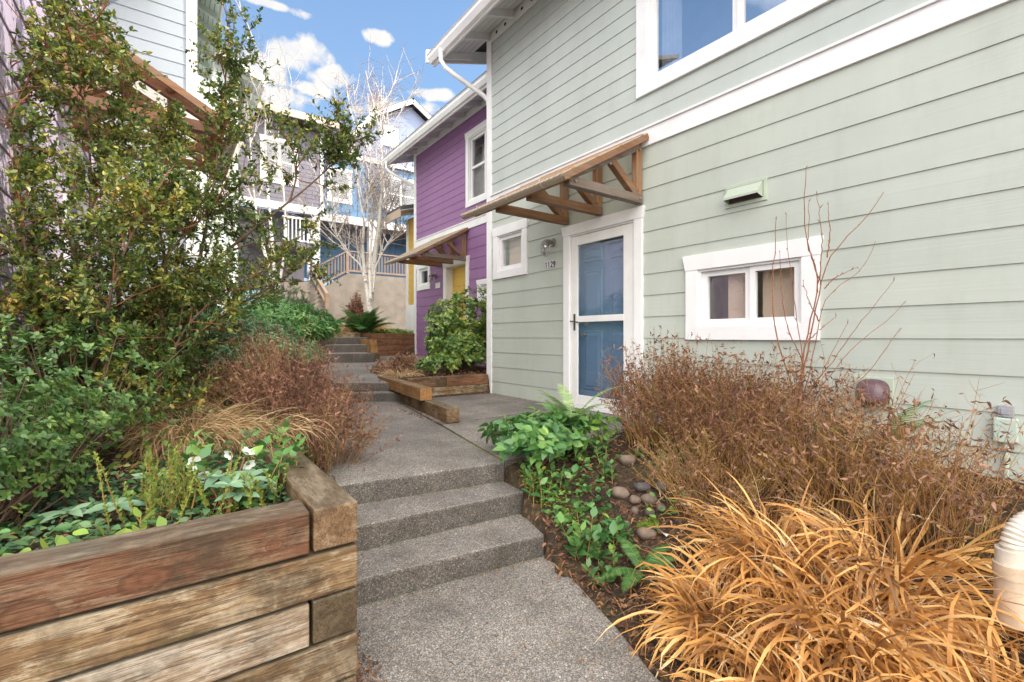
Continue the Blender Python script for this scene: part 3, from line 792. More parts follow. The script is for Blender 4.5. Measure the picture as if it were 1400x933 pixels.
# exhaust vent hood on the wall
vh = thing('exhaust_vent', 'sage painted exhaust vent hood high on the green wall', 'wall vent', (3.98, 2.05, 1.14))
g = G(); va0, va1, vz0, vz1 = 1.877, 2.237, 1.135, 1.33
GW.bx(g, va0, va1, vz0, vz0 + .03, .004, .022); GW.bx(g, va0, va1, vz1 - .03, vz1, .004, .022); GW.bx(g, va0, va0 + .03, vz0 + .03, vz1 - .03, .004, .022); GW.bx(g, va1 - .03, va1, vz0 + .03, vz1 - .03, .004, .022)
g.build('flange', M['vent'], vh, bevel=.003)
g = G(); h0, h1 = va0 + .034, va1 - .034
top, bot = vz1 - .034, vz0 + .05
for s in (h0, h1):
    g.poly([GW.p(s, top, .012), GW.p(s, top, .03), GW.p(s, bot + .02, .115), GW.p(s, bot, .115), GW.p(s, bot - .02, .012)])
g.add([GW.p(h0, top, .012), GW.p(h1, top, .012), GW.p(h1, top, .03), GW.p(h0, top, .03), GW.p(h1, bot + .02, .115), GW.p(h0, bot + .02, .115), GW.p(h1, bot, .115), GW.p(h0, bot, .115)], [(0,1,2,3), (3,2,4,5), (5,4,6,7)])
g.build('hood', M['vent'], vh)
g = G(); GW.bx(g, h0 + .003, h1 - .003, vz0 + .034, top - .004, .013, .016); g.build('vent_opening', M['plum'], vh)

# maroon gas vent cap, electric box, bullet hole stain of an old fixing
mv = thing('dryer_vent_cap', 'plum coloured rounded plastic vent cap low on the green wall', 'vent cap', (3.95, 1.15, -.5))
g = G(); GW.bx(g, 1.04, 1.27, -.50, -.28, .006, .02); g.build('back_plate', M['vent'], mv, bevel=.004)
g = G(); nr, na = 9, 28; V = []
for j in range(nr + 1):
    r_ = math.sin(j / nr * math.pi / 2); dp = .115 * (1 - r_ ** 3.2) ** .6 if j < nr else 0.0
    for i in range(na):
        t_ = 2 * math.pi * i / na; cx, sx_ = math.cos(t_), math.sin(t_); q_ = (abs(cx) ** 3.0 + abs(sx_) ** 3.0) ** (-1 / 3.0)
        V.append(GW.p(1.155 + .098 * r_ * q_ * cx, -.392 + .098 * r_ * q_ * sx_ - .012 * (1 - r_), .02 + dp * (1.0 - .25 * (sx_ * r_ * .5 + .5))))
idx = np.arange((nr + 1) * na).reshape(nr + 1, na)
g.add(V, np.stack([idx[:-1], np.roll(idx[:-1], -1, 1), np.roll(idx[1:], -1, 1), idx[1:]], -1).reshape(-1, 4)); g.build('cap_shell', M['plum'], mv, smooth=True)
eb = thing('electric_box', 'pale green outdoor electrical box with gray switch cover and conduit', 'electrical box', (3.95, .5, -.9))
g = G(); GW.bx(g, .455, .558, -.62, -.475, .012, .062); g.build('box', M['ebox'], eb, bevel=.008)
g = G(); GW.bx(g, .475, .54, -.47, -.405, .012, .045); GW.bx(g, .488, .528, -.455, -.42, .045, .05); g.build('switch_cover', M['egray'], eb, bevel=.004)
g = G(); g.tubes(np.array([GW.p(.505, -.62, .036), GW.p(.505, -1.1, .036)])[None], np.full((1, 2), .013), 10); g.build('conduit', M['ebox'], eb)

# ---------- purple house
ph = thing('purple_house', 'deep purple lap sided house with yellow door beyond the green house', 'house', (5.2, 9.0, -.5))
PW = Wall((5.2, 0, 0), (0, 1, 0), (-1, 0, 0)); PY0, PY1 = 6.3, 11.42
pw_ = {'up': (7.35, 8.776, 2.79, 4.40), 'sm': (10.5, 11.25, 1.19, 1.87), 'lo': (7.2, 8.3, .72, 1.18)}
pdr = (8.66, 9.80, -.5, 1.75)
pop = [opening(*pw_['up']), opening(*pw_['sm']), opening(*pw_['lo'], .1, .1), (pdr[0] + .1, pdr[1] - .1, -.6, pdr[3] - .13)]
g = G(); siding(g, PW, PY0, PY1 - .1, -.8, 2.325, .2205, pop, base=2.325 - .2205 * 15); g.build('wall', M['purple'], ph)
g = G(); siding(g, PW, PY0, PY1 - .1, 2.5, 4.86, .168, pop, base=2.5); g.build('upper_wall', M['purple'], ph)
g = G(); PW.bx(g, PY0, PY1 - .1, 2.325, 2.485, 0, .026); PW.bx(g, PY0, PY1 - .1, 2.485, 2.505, 0, .045); g.build('belly_band', M['white'], ph)
g = G(); PW.bx(g, PY1 - .1, PY1, -.8, 4.86, -.02, .026); PW.bx(g, PY1, PY1 + .026, -.8, 4.86, -.12, .026); g.build('corner_board', M['white'], ph)
g = G(); PE = Wall((5.2, PY1, 0), (1, 0, 0), (0, 1, 0)); g.poly([PE.p(.12, -.8), PE.p(7, -.8), PE.p(7, 6.9), PE.p(.12, 4.8)])
PS = Wall((5.2, PY0, 0), (1, 0, 0), (0, -1, 0)); g.build('end_wall', M['purple'], ph)
g = G(); g.poly([PS.p(0, -1), PS.p(6, -1), PS.p(6, 6.6), PS.p(0, 4.8)]); g.build('end_wall', M['purple'], ph)
window(ph, PW, *pw_['up'], [.5, .5], rail=.52, inside=[None, ('curtain', .0, .3)], label='white framed double hung window under the purple eave', glass='glass')
window(ph, PW, *pw_['sm'], [1.0], label='small white framed window beside the yellow door')
window(ph, PW, *pw_['lo'], [.5, .5], label='low white framed window behind the holly', casing=.1, head=.1)
g = G()
PW.bx(g, pdr[0], pdr[0] + .11, -.55, pdr[3] - .13, -.02, .034); PW.bx(g, pdr[1] - .11, pdr[1], -.55, pdr[3] - .13, -.02, .034)
PW.loft(g, [(pdr[0] - .004, pdr[3] - .13, -.02), (pdr[1] + .004, pdr[3] - .13, -.02), (pdr[1] + .004, pdr[3] - .13, .038), (pdr[0] - .004, pdr[3] - .13, .038)],
           [(pdr[0] - .03, pdr[3], -.02), (pdr[1] + .03, pdr[3], -.02), (pdr[1] + .03, pdr[3], .048), (pdr[0] - .03, pdr[3], .048)])
PW.bx(g, pdr[0] + .11, pdr[0] + .13, -.55, pdr[3] - .13, -.2, .02); PW.bx(g, pdr[1] - .13, pdr[1] - .11, -.55, pdr[3] - .13, -.2, .02); PW.bx(g, pdr[0] + .13, pdr[1] - .13, pdr[3] - .15, pdr[3] - .13, -.2, .02)
g.build('door_frame', M['white'], ph)
g = G(); PW.bx(g, pdr[0] + .13, pdr[1] - .13, -.55, pdr[3] - .15, -.2, -.15)
for ca in (0, 1):
    for z0, z1 in ((-.35, .35), (.5, 1.05), (1.15, 1.4)):
        q0 = pdr[0] + .23 + ca * .37
        PW.loft(g, [(q0, z0, -.149), (q0, z1, -.149), (q0 + .28, z1, -.149), (q0 + .28, z0, -.149)], [(q0 + .03, z0 + .03, -.135), (q0 + .03, z1 - .03, -.135), (q0 + .25, z1 - .03, -.135), (q0 + .25, z0 + .03, -.135)])
yd = g.build('door', M['yellowdoor'], ph); yd['label'] = 'yellow panelled front door in a white frame'
roof, f = eave(ph, PW, PY0, PY1 + .6, 4.80, .6, .20, rafter=.625, first=11.3 - .625 * 8, roof_run=4.0)
gutter_run(roof, PW, PY0, PY1 + .58, .6, 4.66, 4.53)
g = G(); PW.bx(g, PY0, PY1 + .58, 4.50, 4.72, .575, .6); g.build('fascia', M['white'], roof)
g = G(); PW.bx(g, PY0, PY1 - .1, 4.70, 4.86, .013, .032); g.build('blocking_board', M['soffit'], roof)
g = G(); v = [f(aa, o, d) for aa in (PY1 + .58, PY1 + .61) for o, d in ((-4.0, -.04), (.7, -.04), (.7, .16), (-4.0, .16))]
g.add(v, [(0,1,2,3),(7,6,5,4),(0,4,5,1),(1,5,6,2),(2,6,7,3),(3,7,4,0)]); g.build('rake_board', M['white'], roof)
g = G(); g.tubes(np.array([(4.54, 11.75, 4.58), (4.54, 11.75, 4.4), (4.6, 11.7, 4.3), (4.75, 11.62, 4.2), (5.0, 11.52, 4.07), (5.18, 11.47, 3.98), (5.24, 11.47, 3.85), (5.24, 11.47, -.4)])[None], np.full((1, 8), .036), 10)
g.build('downspout', M['white'], ph, smooth=True)
can_p = copy_tree(can_g); can_p.location = (5.17, 8.72, .26 + H); can_p['label'] = 'dark wooden bracket canopy with gutter over the yellow door of the purple house'
lamp_p = copy_tree(lamp_g); lamp_p.location = (5.185, 10.22, 1.48 + H); lamp_p['label'] = 'caged metal jar lamp on the purple wall beside the yellow door'
pn = thing('number_plate', 'small white number plate on purple siding under the lamp', 'house number', (5.18, 10.1, 1.2))
g = G(); PW.bx(g, 9.98, 10.22, 1.17, 1.30, .013, .02); g.build('plaque', M['plaque'], pn)

# ---------- yellow house, a sliver beyond the purple one
yh = thing('yellow_house', 'yellow sided house showing as a sliver past the purple corner', 'house', (5.55, 15.5, -.0))
YW = Wall((5.5, 0, 0), (0, 1, 0), (-1, 0, 0))
g = G(); siding(g, YW, 11.7, 12.5, -.3, 3.35, .19); YE = Wall((5.5, 12.6, 0), (1, 0, 0), (0, 1, 0)); siding(g, YE, 0, 5, -.3, 3.3, .19); YS = Wall((5.5, 11.7, 0), (1, 0, 0), (0, -1, 0)); siding(g, YS, 0, 5, -.3, 3.3, .19)
g.build('wall', M['yellow'], yh)
g = G(); YW.bx(g, 12.5, 12.62, -.3, 3.33, .003, .03); YW.bx(g, 11.7, 12.5, -.3, .9, .014, .03); g.build('corner_board', M['white'], yh)
r2, f2 = eave(yh, YW, 11.8, 12.85, 3.45, .55, .16, roof_run=3.0, rafter=.6)
g = G(); YW.bx(g, 11.8, 12.85, 3.2, 3.42, .53, .56); g.build('fascia', M['tan'], r2)

# ---------- lilac house and gray house on the left
lh = thing('lilac_house', 'lilac sided house behind the evergreen at the left', 'house', (-.7, 5.0, -.5))
LW = Wall((-.7, 0, 0), (0, 1, 0), (1, 0, 0))
lop = [opening(3.5, 4.5, 2.75, 4.1)]
ldr = (5.2, 6.25, -.4, 1.75)
lop.append((ldr[0] + .1, ldr[1] - .1, -.6, ldr[3] - .12))
g = G(); siding(g, LW, 2.9, 8.0, -1.4, 2.3, .2205, lop, base=2.3 - .2205 * 17); g.build('wall', M['lilac'], lh)
g = G(); siding(g, LW, 2.9, 8.0, 2.5, 5.1, .168, lop, base=2.5); g.build('upper_wall', M['lilac'], lh)
g = G(); LW.bx(g, 2.9, 8.0, 2.3, 2.48, 0, .026); LW.bx(g, 2.9, 8.0, 2.48, 2.502, 0, .045); g.build('belly_band', M['white'], lh)
g = G(); LE = Wall((-.7, 2.9, 0), (-1, 0, 0), (0, -1, 0)); g.poly([LE.p(0, -1.4), LE.p(6, -1.4), LE.p(6, 7.2), LE.p(0, 5.1)]); g.build('end_wall', M['lilac'], lh)
g = G(); LW.bx(g, 2.9, 3.0, -1.4, 5.1, .0, .03); LW.bx(g, 2.874, 2.9, -1.4, 5.1, -.12, .03); g.build('corner_board', M['white'], lh)
window(lh, LW, 3.5, 4.5, 2.75, 4.1, [1.0], rail=.5, label='white framed window on the lilac upper wall')
g = G(); LW.bx(g, ldr[0], ldr[0] + .11, -.55, ldr[3], -.02, .034); LW.bx(g, ldr[1] - .11, ldr[1], -.55, ldr[3], -.02, .034); LW.bx(g, ldr[0] + .11, ldr[1] - .11, ldr[3] - .13, ldr[3], -.02, .034); g.build('door_frame', M['white'], lh)
g = G(); LW.bx(g, ldr[0] + .1, ldr[1] - .1, -.55, ldr[3] - .13, -.12, -.07); g.build('door', M['whited'], lh)
r3, f3 = eave(lh, LW, 2.3, 7.99, 5.15, .55, .2, rafter=.625, roof_run=4.0)
g = G(); LW.bx(g, 2.3, 7.99, 4.85, 5.06, .53, .555); g.build('fascia', M['white'], r3)
can_l = canopy('entry_canopy', '', 'bracketed wooden entry canopies', True); can_l.rotation_euler = (0, 0, math.pi); can_l.location = (-.67, 6.40, .39 + H); can_l['label'] = 'reddish wooden bracket canopy behind the leaves at upper left'

yh2 = thing('gray_house', 'pale gray sided house with white corner boards behind the left canopy', 'house', (-.2, 9.0, -.3))
AW = Wall((0, 8.0, 0), (1, 0, 0), (0, -1, 0))
BW = Wall((.285, 0, 0), (0, 1, 0), (1, 0, 0))
g = G(); siding(g, AW, -2.2, .185, -1.0, 5.9, .185); g.build('wall', M['gray'], yh2)
g = G(); siding(g, BW, 8.1, 12.6, -.8, 6.4, .185); g.build('side_wall', M['mint'], yh2)
g = G(); AW.bx(g, .185, .285, -.8, 6.5, -.02, .028); BW.bx(g, 8.0, 8.1, -.8, 6.5, -.02, .03); g.build('corner_board', M['white'], yh2)
r4, f4 = eave(yh2, BW, 7.35, 12.9, 6.05, .45, .18, mat='mint', rafter=.5, roof_run=3.0)
g = G(); BW.bx(g, 7.35, 12.9, 5.70, 5.95, .44, .47); g.build('fascia', M['white'], r4)

mh = thing('mint_house', 'mint sided house whose eave shows above the birches at left', 'house', (1.3, 15.0, 0))
MW = Wall((1.45, 0, 0), (0, 1, 0), (1, 0, 0)); MS = Wall((0, 14.2, 0), (1, 0, 0), (0, -1, 0))
g = G(); siding(g, MS, -3, 1.45, .0, 7.2, .185); siding(g, MW, 14.2, 18.4, .0, 6.6, .185); g.build('wall', M['mint'], mh)
r5, f5 = eave(mh, MW, 13.7, 18.4, 6.85, .55, .22, mat='mint', rafter=.6, roof_run=4.5)
g = G(); MW.bx(g, 13.7, 18.4, 6.55, 6.78, .53, .56); g.build('fascia', M['white'], r5)
g = G(); v = [f5(aa, o, d) for aa in (13.66, 13.7) for o, d in ((-4.5, -.02), (.56, -.02), (.56, .18), (-4.5, .18))]
g.add(v, [(0,1,2,3),(7,6,5,4),(0,4,5,1),(1,5,6,2),(2,6,7,3),(3,7,4,0)]); g.build('rake_board', M['white'], r5)

# ---------- blue house at the end of the path
bh = thing('blue_house', 'blue board and batten house with white porch posts and gabled roof', 'house', (7.0, 19.5, 2.5))
BU = Wall((0, 18.7, 0), (1, 0, 0), (0, -1, 0)); BL = Wall((0, 20.3, 0), (1, 0, 0), (0, -1, 0))
def bx_at(u, Y): 
    t = Y / (0.0009223 * (1575 - u)); return t * .0012613 * (u - 232), t
def zz_at(u, v, Y): return (461 - v) / 640 * bx_at(u, Y)[1]
w1 = (bx_at(447, 18.7)[0], bx_at(481, 18.7)[0], zz_at(447, 275, 18.7), zz_at(447, 227, 18.7))
w2 = (bx_at(520, 18.7)[0], bx_at(575, 18.7)[0], zz_at(530, 288, 18.7), zz_at(530, 240, 18.7))
g = G(); battens(g, BU, 4.35, 12.0, 4.75, 7.2, .32, [opening(*w1), opening(*w2)]); g.build('upper_wall', M['blue'], bh)
g = G(); battens(g, BL, 3.2, 12.0, 2.4, 4.8, .32); g.build('porch_wall', M['blue'], bh)
g = G(); g.box(4.0, 12, 18.72, 20.28, 4.62, 4.74); g.build('porch_ceiling', M['tan'], bh)
g = G(); BU.bx(g, 4.0, 12, 4.45, 4.75, -.1, .06); g.build('porch_beam', M['white'], bh)
for (x, zb, wd) in ((4.47, 1.7, .27), (6.62, 2.5, .27), (9.6, 2.5, .27), (4.2, 2.0, .1)):
    g = G(); g.box(x - wd / 2, x + wd / 2, 18.62, 18.62 + wd, zb, 4.449); g.build('porch_post', M['white'], bh)
window(bh, BU, *w1, [1.0], rail=.5, casing=.12, label='white framed double hung window above the porch beam')
window(bh, BU, *w2, [.5, .5], rail=.5, casing=.12, label='paired white window right of the birch')
g = G(); g.poly([BU.p(4.35, 7.2, -.02), BU.p(11.4, 7.2, -.02), BU.p(11.4, 7.9, -.02), BU.p(10.9, 8.2, -.02), BU.p(8.3, 9.85, -.02), BU.p(5.98, 8.45, -.02), BU.p(5.7, 7.9, -.02), BU.p(4.35, 7.85, -.02)]); g.build('gable', M['bluegable'], bh)
g = G(); BU.bx(g, 4.35, 6.1, 7.2, 7.86, -.015, .02); g.build('shingle_band', M['mauve'], bh)
g = G(); BU.bx(g, 4.3, 8.6, 7.04, 7.22, .0, .12); g.build('eave_gutter', M['white'], bh)
g = G()
for a, b in (((5.75, 7.85), (6.62, 8.95)), ((6.62, 8.95), (8.3, 9.98)), ((8.3, 9.98), (10.9, 8.35))):
    g.beam((a[0], 18.45, a[1]), (b[0], 18.45, b[1]), .05, .2, (0, 0, 1))
rb = g.build('rake_board', M['white'], bh)
g = G()
for a, b in (((5.7, 7.9), (6.6, 9.05)), ((6.6, 9.05), (8.3, 10.1)), ((8.3, 10.1), (11.0, 8.4))):
    g.add([(a[0], 18.4, a[1]), (b[0], 18.4, b[1]), (b[0], 24, b[1]), (a[0], 24, a[1])], [(0, 1, 2, 3)])
g.add([(4.2, 18.4, 7.88), (6.0, 18.4, 7.88), (6.0, 22, 8.6), (4.2, 22, 8.6)], [(0,1,2,3)]); g.build('roof', M['roof'], bh)
for x0, x1, z0, z1 in ((7.1, 7.75, 7.9, 8.75), (8.15, 8.85, 7.75, 8.55), (8.95, 9.6, 7.75, 8.55)):
    g = G(); BU.bx(g, x0, x1, z0, z1, -.01, .04); wn = g.build('window', M['white'], bh)
    g = G(); BU.bx(g, x0 + .12, x1 - .12, z0 + .12, z1 - .12, .041, .046); g.build('pane', M['glassu'], wn)
# mauve wing at its left
mw = thing('mauve_house', 'gray mauve house wing above a shaded porch left of the blue house', 'house', (3.0, 17.5, 2.0))
VW = Wall((0, 17.0, 0), (1, 0, 0), (0, -1, 0)); VR = Wall((4.3, 17.0, 0), (0, 1, 0), (1, 0, 0))
vw1 = (2.35, 3.5, 5.05, 6.55)
g = G(); siding(g, VW, 1.7, 4.3, 4.45, 7.05, .14, [opening(*vw1)]); siding(g, VR, 0, 3, 4.45, 7.05, .14); g.build('wall', M['mauve'], mw)
g = G(); VW.bx(g, 4.2, 4.31, 4.45, 7.05, .003, .03); g.build('corner_board', M['white'], mw)
window(mw, VW, *vw1, [.5, .5], rail=.5, label='white framed window pair on the mauve wall')
g = G(); VW.bx(g, 1.7, 4.35, 4.2, 4.45, -.1, .05); g.build('porch_beam', M['white'], mw)
g = G(); g.box(1.5, 4.75, 16.4, 19.5, 7.2, 7.32); rr5 = g.build('roof', M['roof'], mw)
g = G(); g.box(1.5, 4.78, 16.34, 16.4, 7.1, 7.33); g.build('fascia', M['tan'], rr5)
for x in (1.9, 2.6, 3.3, 4.0, 4.6):
    g = G(); g.beam((x, 16.42, 7.14), (x, 16.98, 7.14), .08, .1); g.build('rafter_tail', M['mauve'], rr5)
g = G(); g.box(1.7, 3.9, 18.0, 18.05, 1.6, 4.4); g.build('porch_wall', M['mauve'], mw)
bal = thing('balcony_railing', 'white slatted balcony railing in the shade under the mauve wing', 'railing', (3.0, 16.9, 2.6))
g = G(); g.box(3.0, 4.0, 16.9, 16.95, 3.95, 4.02); g.box(3.0, 4.0, 16.9, 16.95, 3.2, 3.26); g.build('rail', M['soffit'], bal)
for i in range(8):
    g = G(); x = 3.06 + i * .12; g.box(x - .018, x + .018, 16.91, 16.94, 3.26, 3.95); g.build('baluster', M['white'], bal)
g = G(); g.box(2.1, 4.1, 16.9, 18.0, 3.02, 3.16); g.build('deck', M['mauve'], bal)
# ------------------------------------------------------------------ terrain, paths, steps
def sm(x, a, b):
    t = np.clip((x - a) / (b - a), 0, 1); return t * t * (3 - 2 * t)
def vnoise(x, y, s, seed=0):
    return (np.sin(x * s * 1.3 + seed) * np.cos(y * s * 1.7 + seed * 2.1) + .5 * np.sin(x * s * 2.9 + y * s * 1.1 + seed) + .35 * np.cos(y * s * 4.3 - x * s * 3.1 + seed)) / 1.85
def xleft(y):
    y = np.asarray(y, float)
    return np.where(y < 2.4, .45, np.where(y < 6.6, .74 + (y - 2.65) * .20, 1.53 + (y - 6.6) * .34))
def zpath(y):
    y = np.asarray(y, float)
    return -1.27 + .12 * sm(y, 2.12, 2.2) + .13 * sm(y, 2.42, 2.5) + .15 * sm(y, 2.7, 2.8) + .24 * sm(y, 5.9, 6.3) + .1 * sm(y, 6.5, 9.5) + .5 * sm(y, 9.6, 11.3) + .2 * sm(y, 11.6, 14)
def ground(x, y):
    x = np.asarray(x, float); y = np.asarray(y, float)
    zp = zpath(y)
    path = zp - .09
    path = np.where((y < 3.25) & (x > .42), -1.42, path)
    # right bed
    ze = -1.285 + .36 * sm(y, 1.75, 2.75)
    bed = ze + (-.84 - ze) * sm(x, 1.65, 3.3) + .012 * vnoise(x, y, 5) + .006 * vnoise(x, y, 17, 3)
    xr = np.where(y < 1.2, 1.47, np.where(y < 2.1, 1.47 + (y - 1.2) * .3, 1.75 + (y - 2.1) * .27))
    z = np.where(x > xr, np.where(y < 2.85, bed, path), path)
    # planting between green and purple houses
    z = np.where((x > 2.5) & (y > 6.05) & (y < 8.35) & (x > 2.5 + (y - 6.05) * .42), -.60 + .02 * vnoise(x, y, 7), z)
    z = np.where((x > xleft(y)) & (x > 3.3) & (y > 8.3) & (y < 11.36), -.66, z)
    # planter beyond
    z = np.where((y > 11.35) & (x > 4.05), .04 + .10 * sm(y, 11.5, 14) + .02 * vnoise(x, y, 5), z)
    # left bed rising along the path
    xl = xleft(y)
    lb = np.where(y < 2.3, -.665, -.66 + (y - 2.3) * .085) + .02 * vnoise(x, y, 4, 1)
    lb = np.where(y > 9, lb.clip(None, .12) , lb)
    edge = sm(xl - x, 0.0, .35)
    left = (zp - .02) + (lb - zp + .02) * edge
    z = np.where((x < xl) & (y > 2.3), left, z)
    z = np.where((x < .42) & (y <= 2.3) & (y > 1.72), -.665 + .012 * vnoise(x, y, 9), z)
    z = np.where((y <= 1.72) & (x < .5), -1.31, z)
    z = np.where(y > 30, .3 + 0 * z, z)
    return z
xs = np.concatenate([[-400, -150, -60, -25, -12, -7, -5], np.arange(-4, 7.01, .08), [8, 9, 11, 14, 20, 40, 90, 200, 400]])
ys = np.concatenate([[-400, -150, -60, -25, -12, -7, -4], np.arange(-2.5, 15.01, .08), [15.5, 16, 17, 18, 19, 20, 22, 25, 30, 40, 80, 200, 500]])
X, Y = np.meshgrid(xs, ys, indexing='ij')
Zg = ground(X, Y)
g = G(); nx, ny = X.shape
idx = np.arange(nx * ny).reshape(nx, ny)
q = np.stack([idx[:-1, :-1], idx[1:, :-1], idx[1:, 1:], idx[:-1, 1:]], -1).reshape(-1, 4)
g.add(np.stack([X, Y, Zg], -1).reshape(-1, 3), q)
tag(g.build('ground', M['soil'], org=(0, 0, -1.3), smooth=True), kind='structure')

def slab(name, poly, z0, z1, mat='conc', bev=.012):
    g = G(); g.prism(poly, z0, z1); return tag(g.build(name, M[mat], bevel=bev), kind='structure')
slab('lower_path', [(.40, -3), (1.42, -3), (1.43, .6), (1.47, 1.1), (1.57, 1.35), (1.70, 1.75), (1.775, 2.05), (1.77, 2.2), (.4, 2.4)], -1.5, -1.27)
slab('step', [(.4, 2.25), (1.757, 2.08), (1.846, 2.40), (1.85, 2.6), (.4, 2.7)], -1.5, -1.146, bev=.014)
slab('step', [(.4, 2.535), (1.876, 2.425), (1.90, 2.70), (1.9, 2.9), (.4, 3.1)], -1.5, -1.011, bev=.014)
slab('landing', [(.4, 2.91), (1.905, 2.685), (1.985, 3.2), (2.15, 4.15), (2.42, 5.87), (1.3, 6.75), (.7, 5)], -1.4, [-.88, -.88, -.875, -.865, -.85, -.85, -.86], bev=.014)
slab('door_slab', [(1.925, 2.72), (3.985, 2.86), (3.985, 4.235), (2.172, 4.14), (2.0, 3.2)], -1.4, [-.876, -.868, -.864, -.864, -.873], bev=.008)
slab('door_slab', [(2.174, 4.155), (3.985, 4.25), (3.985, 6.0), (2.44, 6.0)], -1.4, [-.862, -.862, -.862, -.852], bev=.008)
g = G(); g.prism([(1.89, 2.78), (1.94, 2.78), (2.02, 3.25), (2.185, 4.1), (3.98, 4.22), (3.98, 4.265), (2.2, 4.17), (2.28, 4.6), (2.27, 4.6), (2.13, 4.15), (1.97, 3.2)], -1.2, -.884)
g.build('joint', M['moss'])
bpy.data.objects['joint'].name = 'joint_moss'; tag(bpy.data.objects['joint_moss'], kind='stuff')
slab('step', [(1.35, 6.68), (2.45, 5.82), (2.46, 6.3), (1.6, 7.1)], -1.2, -.735)
slab('step', [(1.35, 6.88), (2.46, 6.07), (2.47, 6.5), (1.6, 7.2)], -1.2, -.620)
slab('upper_path', [(1.4, 6.95), (2.47, 6.28), (2.62, 6.6), (3.4, 8.3), (5.19, 8.45), (5.19, 11.4), (3.4, 11.3), (2.5, 10.4), (2.3, 9.6)], -1.2, [-.625, -.623, -.615, -.575, -.56, -.47, -.48, -.49, -.5])
slab('step', [(2.2, 9.72), (3.44, 9.55), (3.46, 10.9), (2.2, 10.9)], -1.0, -.335)
slab('step', [(2.2, 10.45), (3.6, 10.3), (3.62, 11.4), (2.2, 11.4)], -1.0, -.17)
slab('top_landing', [(2.2, 11.15), (3.8, 11.02), (4.1, 12.3), (3.9, 14.0), (2.4, 14.0)], -1.0, [-.01, -.01, .02, .1, .1])

def timber(root, name, a, b, w, h, mat, bev=.006, label=None):
    g = G(); g.beam(a, b, w, h); o = g.build(name, M[mat], root, bevel=bev)
    if label: o['label'] = label
    return o
# big planter at left front
pl = thing('timber_planter', 'large stacked timber planter box in the left foreground', 'planter box', (-.6, 1.7, -1.3))
w = .143
rows = [(-.56, -.703), (-.709, -.853), (-.859, -1.003), (-1.009, -1.153), (-1.159, -1.303)]
for i, (zt, zb) in enumerate(rows):
    zc, hh = (zt + zb) / 2, zt - zb - .005
    jx = [.006, 0.0, .004, 0, .003][i]
    if i % 2 == 0:
        timber(pl, 'front_timber', (-3.2, 1.61 + w / 2 - jx, zc), (.365, 1.61 + w / 2 - jx, zc), w, hh, ['tx_cap', '', 'tx_pale', '', 'tx'][i], label=['red brown top timber with knots', '', 'pale washed out timber', '', None][i])
        timber(pl, 'side_timber', (.372 + w / 2 + jx, 1.61 - .002, zc), (.372 + w / 2 + jx, 2.62, zc), w, hh, ['ty', '', 'ty_dark', '', 'ty'][i], label=['top side timber with bare end grain', '', 'dark stained timber end', '', None][i])
    else:
        timber(pl, 'front_timber', (-3.2, 1.604 + w / 2, zc), (.52, 1.604 + w / 2, zc), w, hh, 'tx')
        timber(pl, 'side_timber', (.372 + w / 2, 1.604 + w + .003, zc), (.372 + w / 2, 2.62, zc), w, hh, 'ty')

# timber edging between landing and planting bed
e1 = thing('timber_edging', 'stepped pair of landscape timbers along the landing, ends facing the viewer', 'timber edging', (2.3, 4.9, -.86))
timber(e1, 'lower_timber', (2.29, 4.13, -.786), (2.53, 5.96, -.786), .14, .145, 'ty')
timber(e1, 'upper_timber', (2.32, 4.80, -.641), (2.545, 6.75, -.641), .14, .142, 'ty_or')
e2 = thing('timber_planter', 'low two course timber planter holding the holly at the green corner', 'planter box', (3.3, 6.05, -.86))
timber(e2, 'lower_timber', (2.62, 6.07, -.788), (3.93, 6.07, -.788), .13, .142, 'tx')
timber(e2, 'upper_timber', (2.63, 6.08, -.644), (3.22, 6.07, -.644), .135, .142, 'tx_cap')
timber(e2, 'upper_timber', (3.225, 6.07, -.644), (3.94, 6.07, -.644), .135, .142, 'tx_red')
# upper planter
e3 = thing('timber_planter', 'tall red brown timber planter with fern beside the upper steps', 'planter box', (4.4, 11.4, -.5))
for i in range(4):
    zc = -.42 + i * .146
    timber(e3, 'front_timber', (3.75, 11.38, zc), (5.17, 11.46, zc), .14, .14, 'tx_red')
for (x, y0, zc, mt) in ((3.56, 9.78, -.42, 'ty_dark'), (3.55, 9.86, -.272, 'ty_or'), (3.56, 9.95, -.125, 'ty_or')):
    timber(e3, 'side_timber', (x, y0, zc), (x + .18, 11.3, zc), .15, .14, mt)
timber(e3, 'top_timber', (3.0, 11.3, .04), (3.72, 11.35, .04), .14, .14, 'tx')
timber(e3, 'top_timber', (3.98, 11.55, .05), (4.0, 13.2, .1), .14, .14, 'ty')

# concrete stairs, retaining wall and railings up to the blue house
st = tag(None or thing('stairs', 'concrete stairs climbing towards the blue house', 'stairs', (3.6, 15, .1)))
for i in range(11):
    g = G(); y0 = 14.1 + i * .33; g.box(2.5, 4.05, y0, y0 + .36, -.2, .26 + i * .165); g.build('tread', M['concwall'], st)
rw = thing('retaining_wall', 'tan concrete retaining wall behind the birch', 'retaining wall', (7.0, 19, .2))
g = G(); g.add([(4.25, 18.5, -.2), (4.25, 18.5, 1.62), (5.62, 18.5, 2.48), (12, 18.5, 2.48), (12, 18.5, -.2), (4.25, 18.7, -.2), (4.25, 18.7, 1.62), (5.62, 18.7, 2.48), (12, 18.7, 2.48), (12, 18.7, -.2)],
  [(1, 2, 7, 6), (2, 3, 8, 7), (0, 1, 6, 5)])
g.P += [[0, 4, 3, 2, 1], [5, 6, 7, 8, 9]]
g.build('wall', M['concwall'], rw)
rl = thing('porch_railing', 'brown wooden slatted railing along the top of the concrete wall', 'railing', (7.0, 18.6, 2.5))
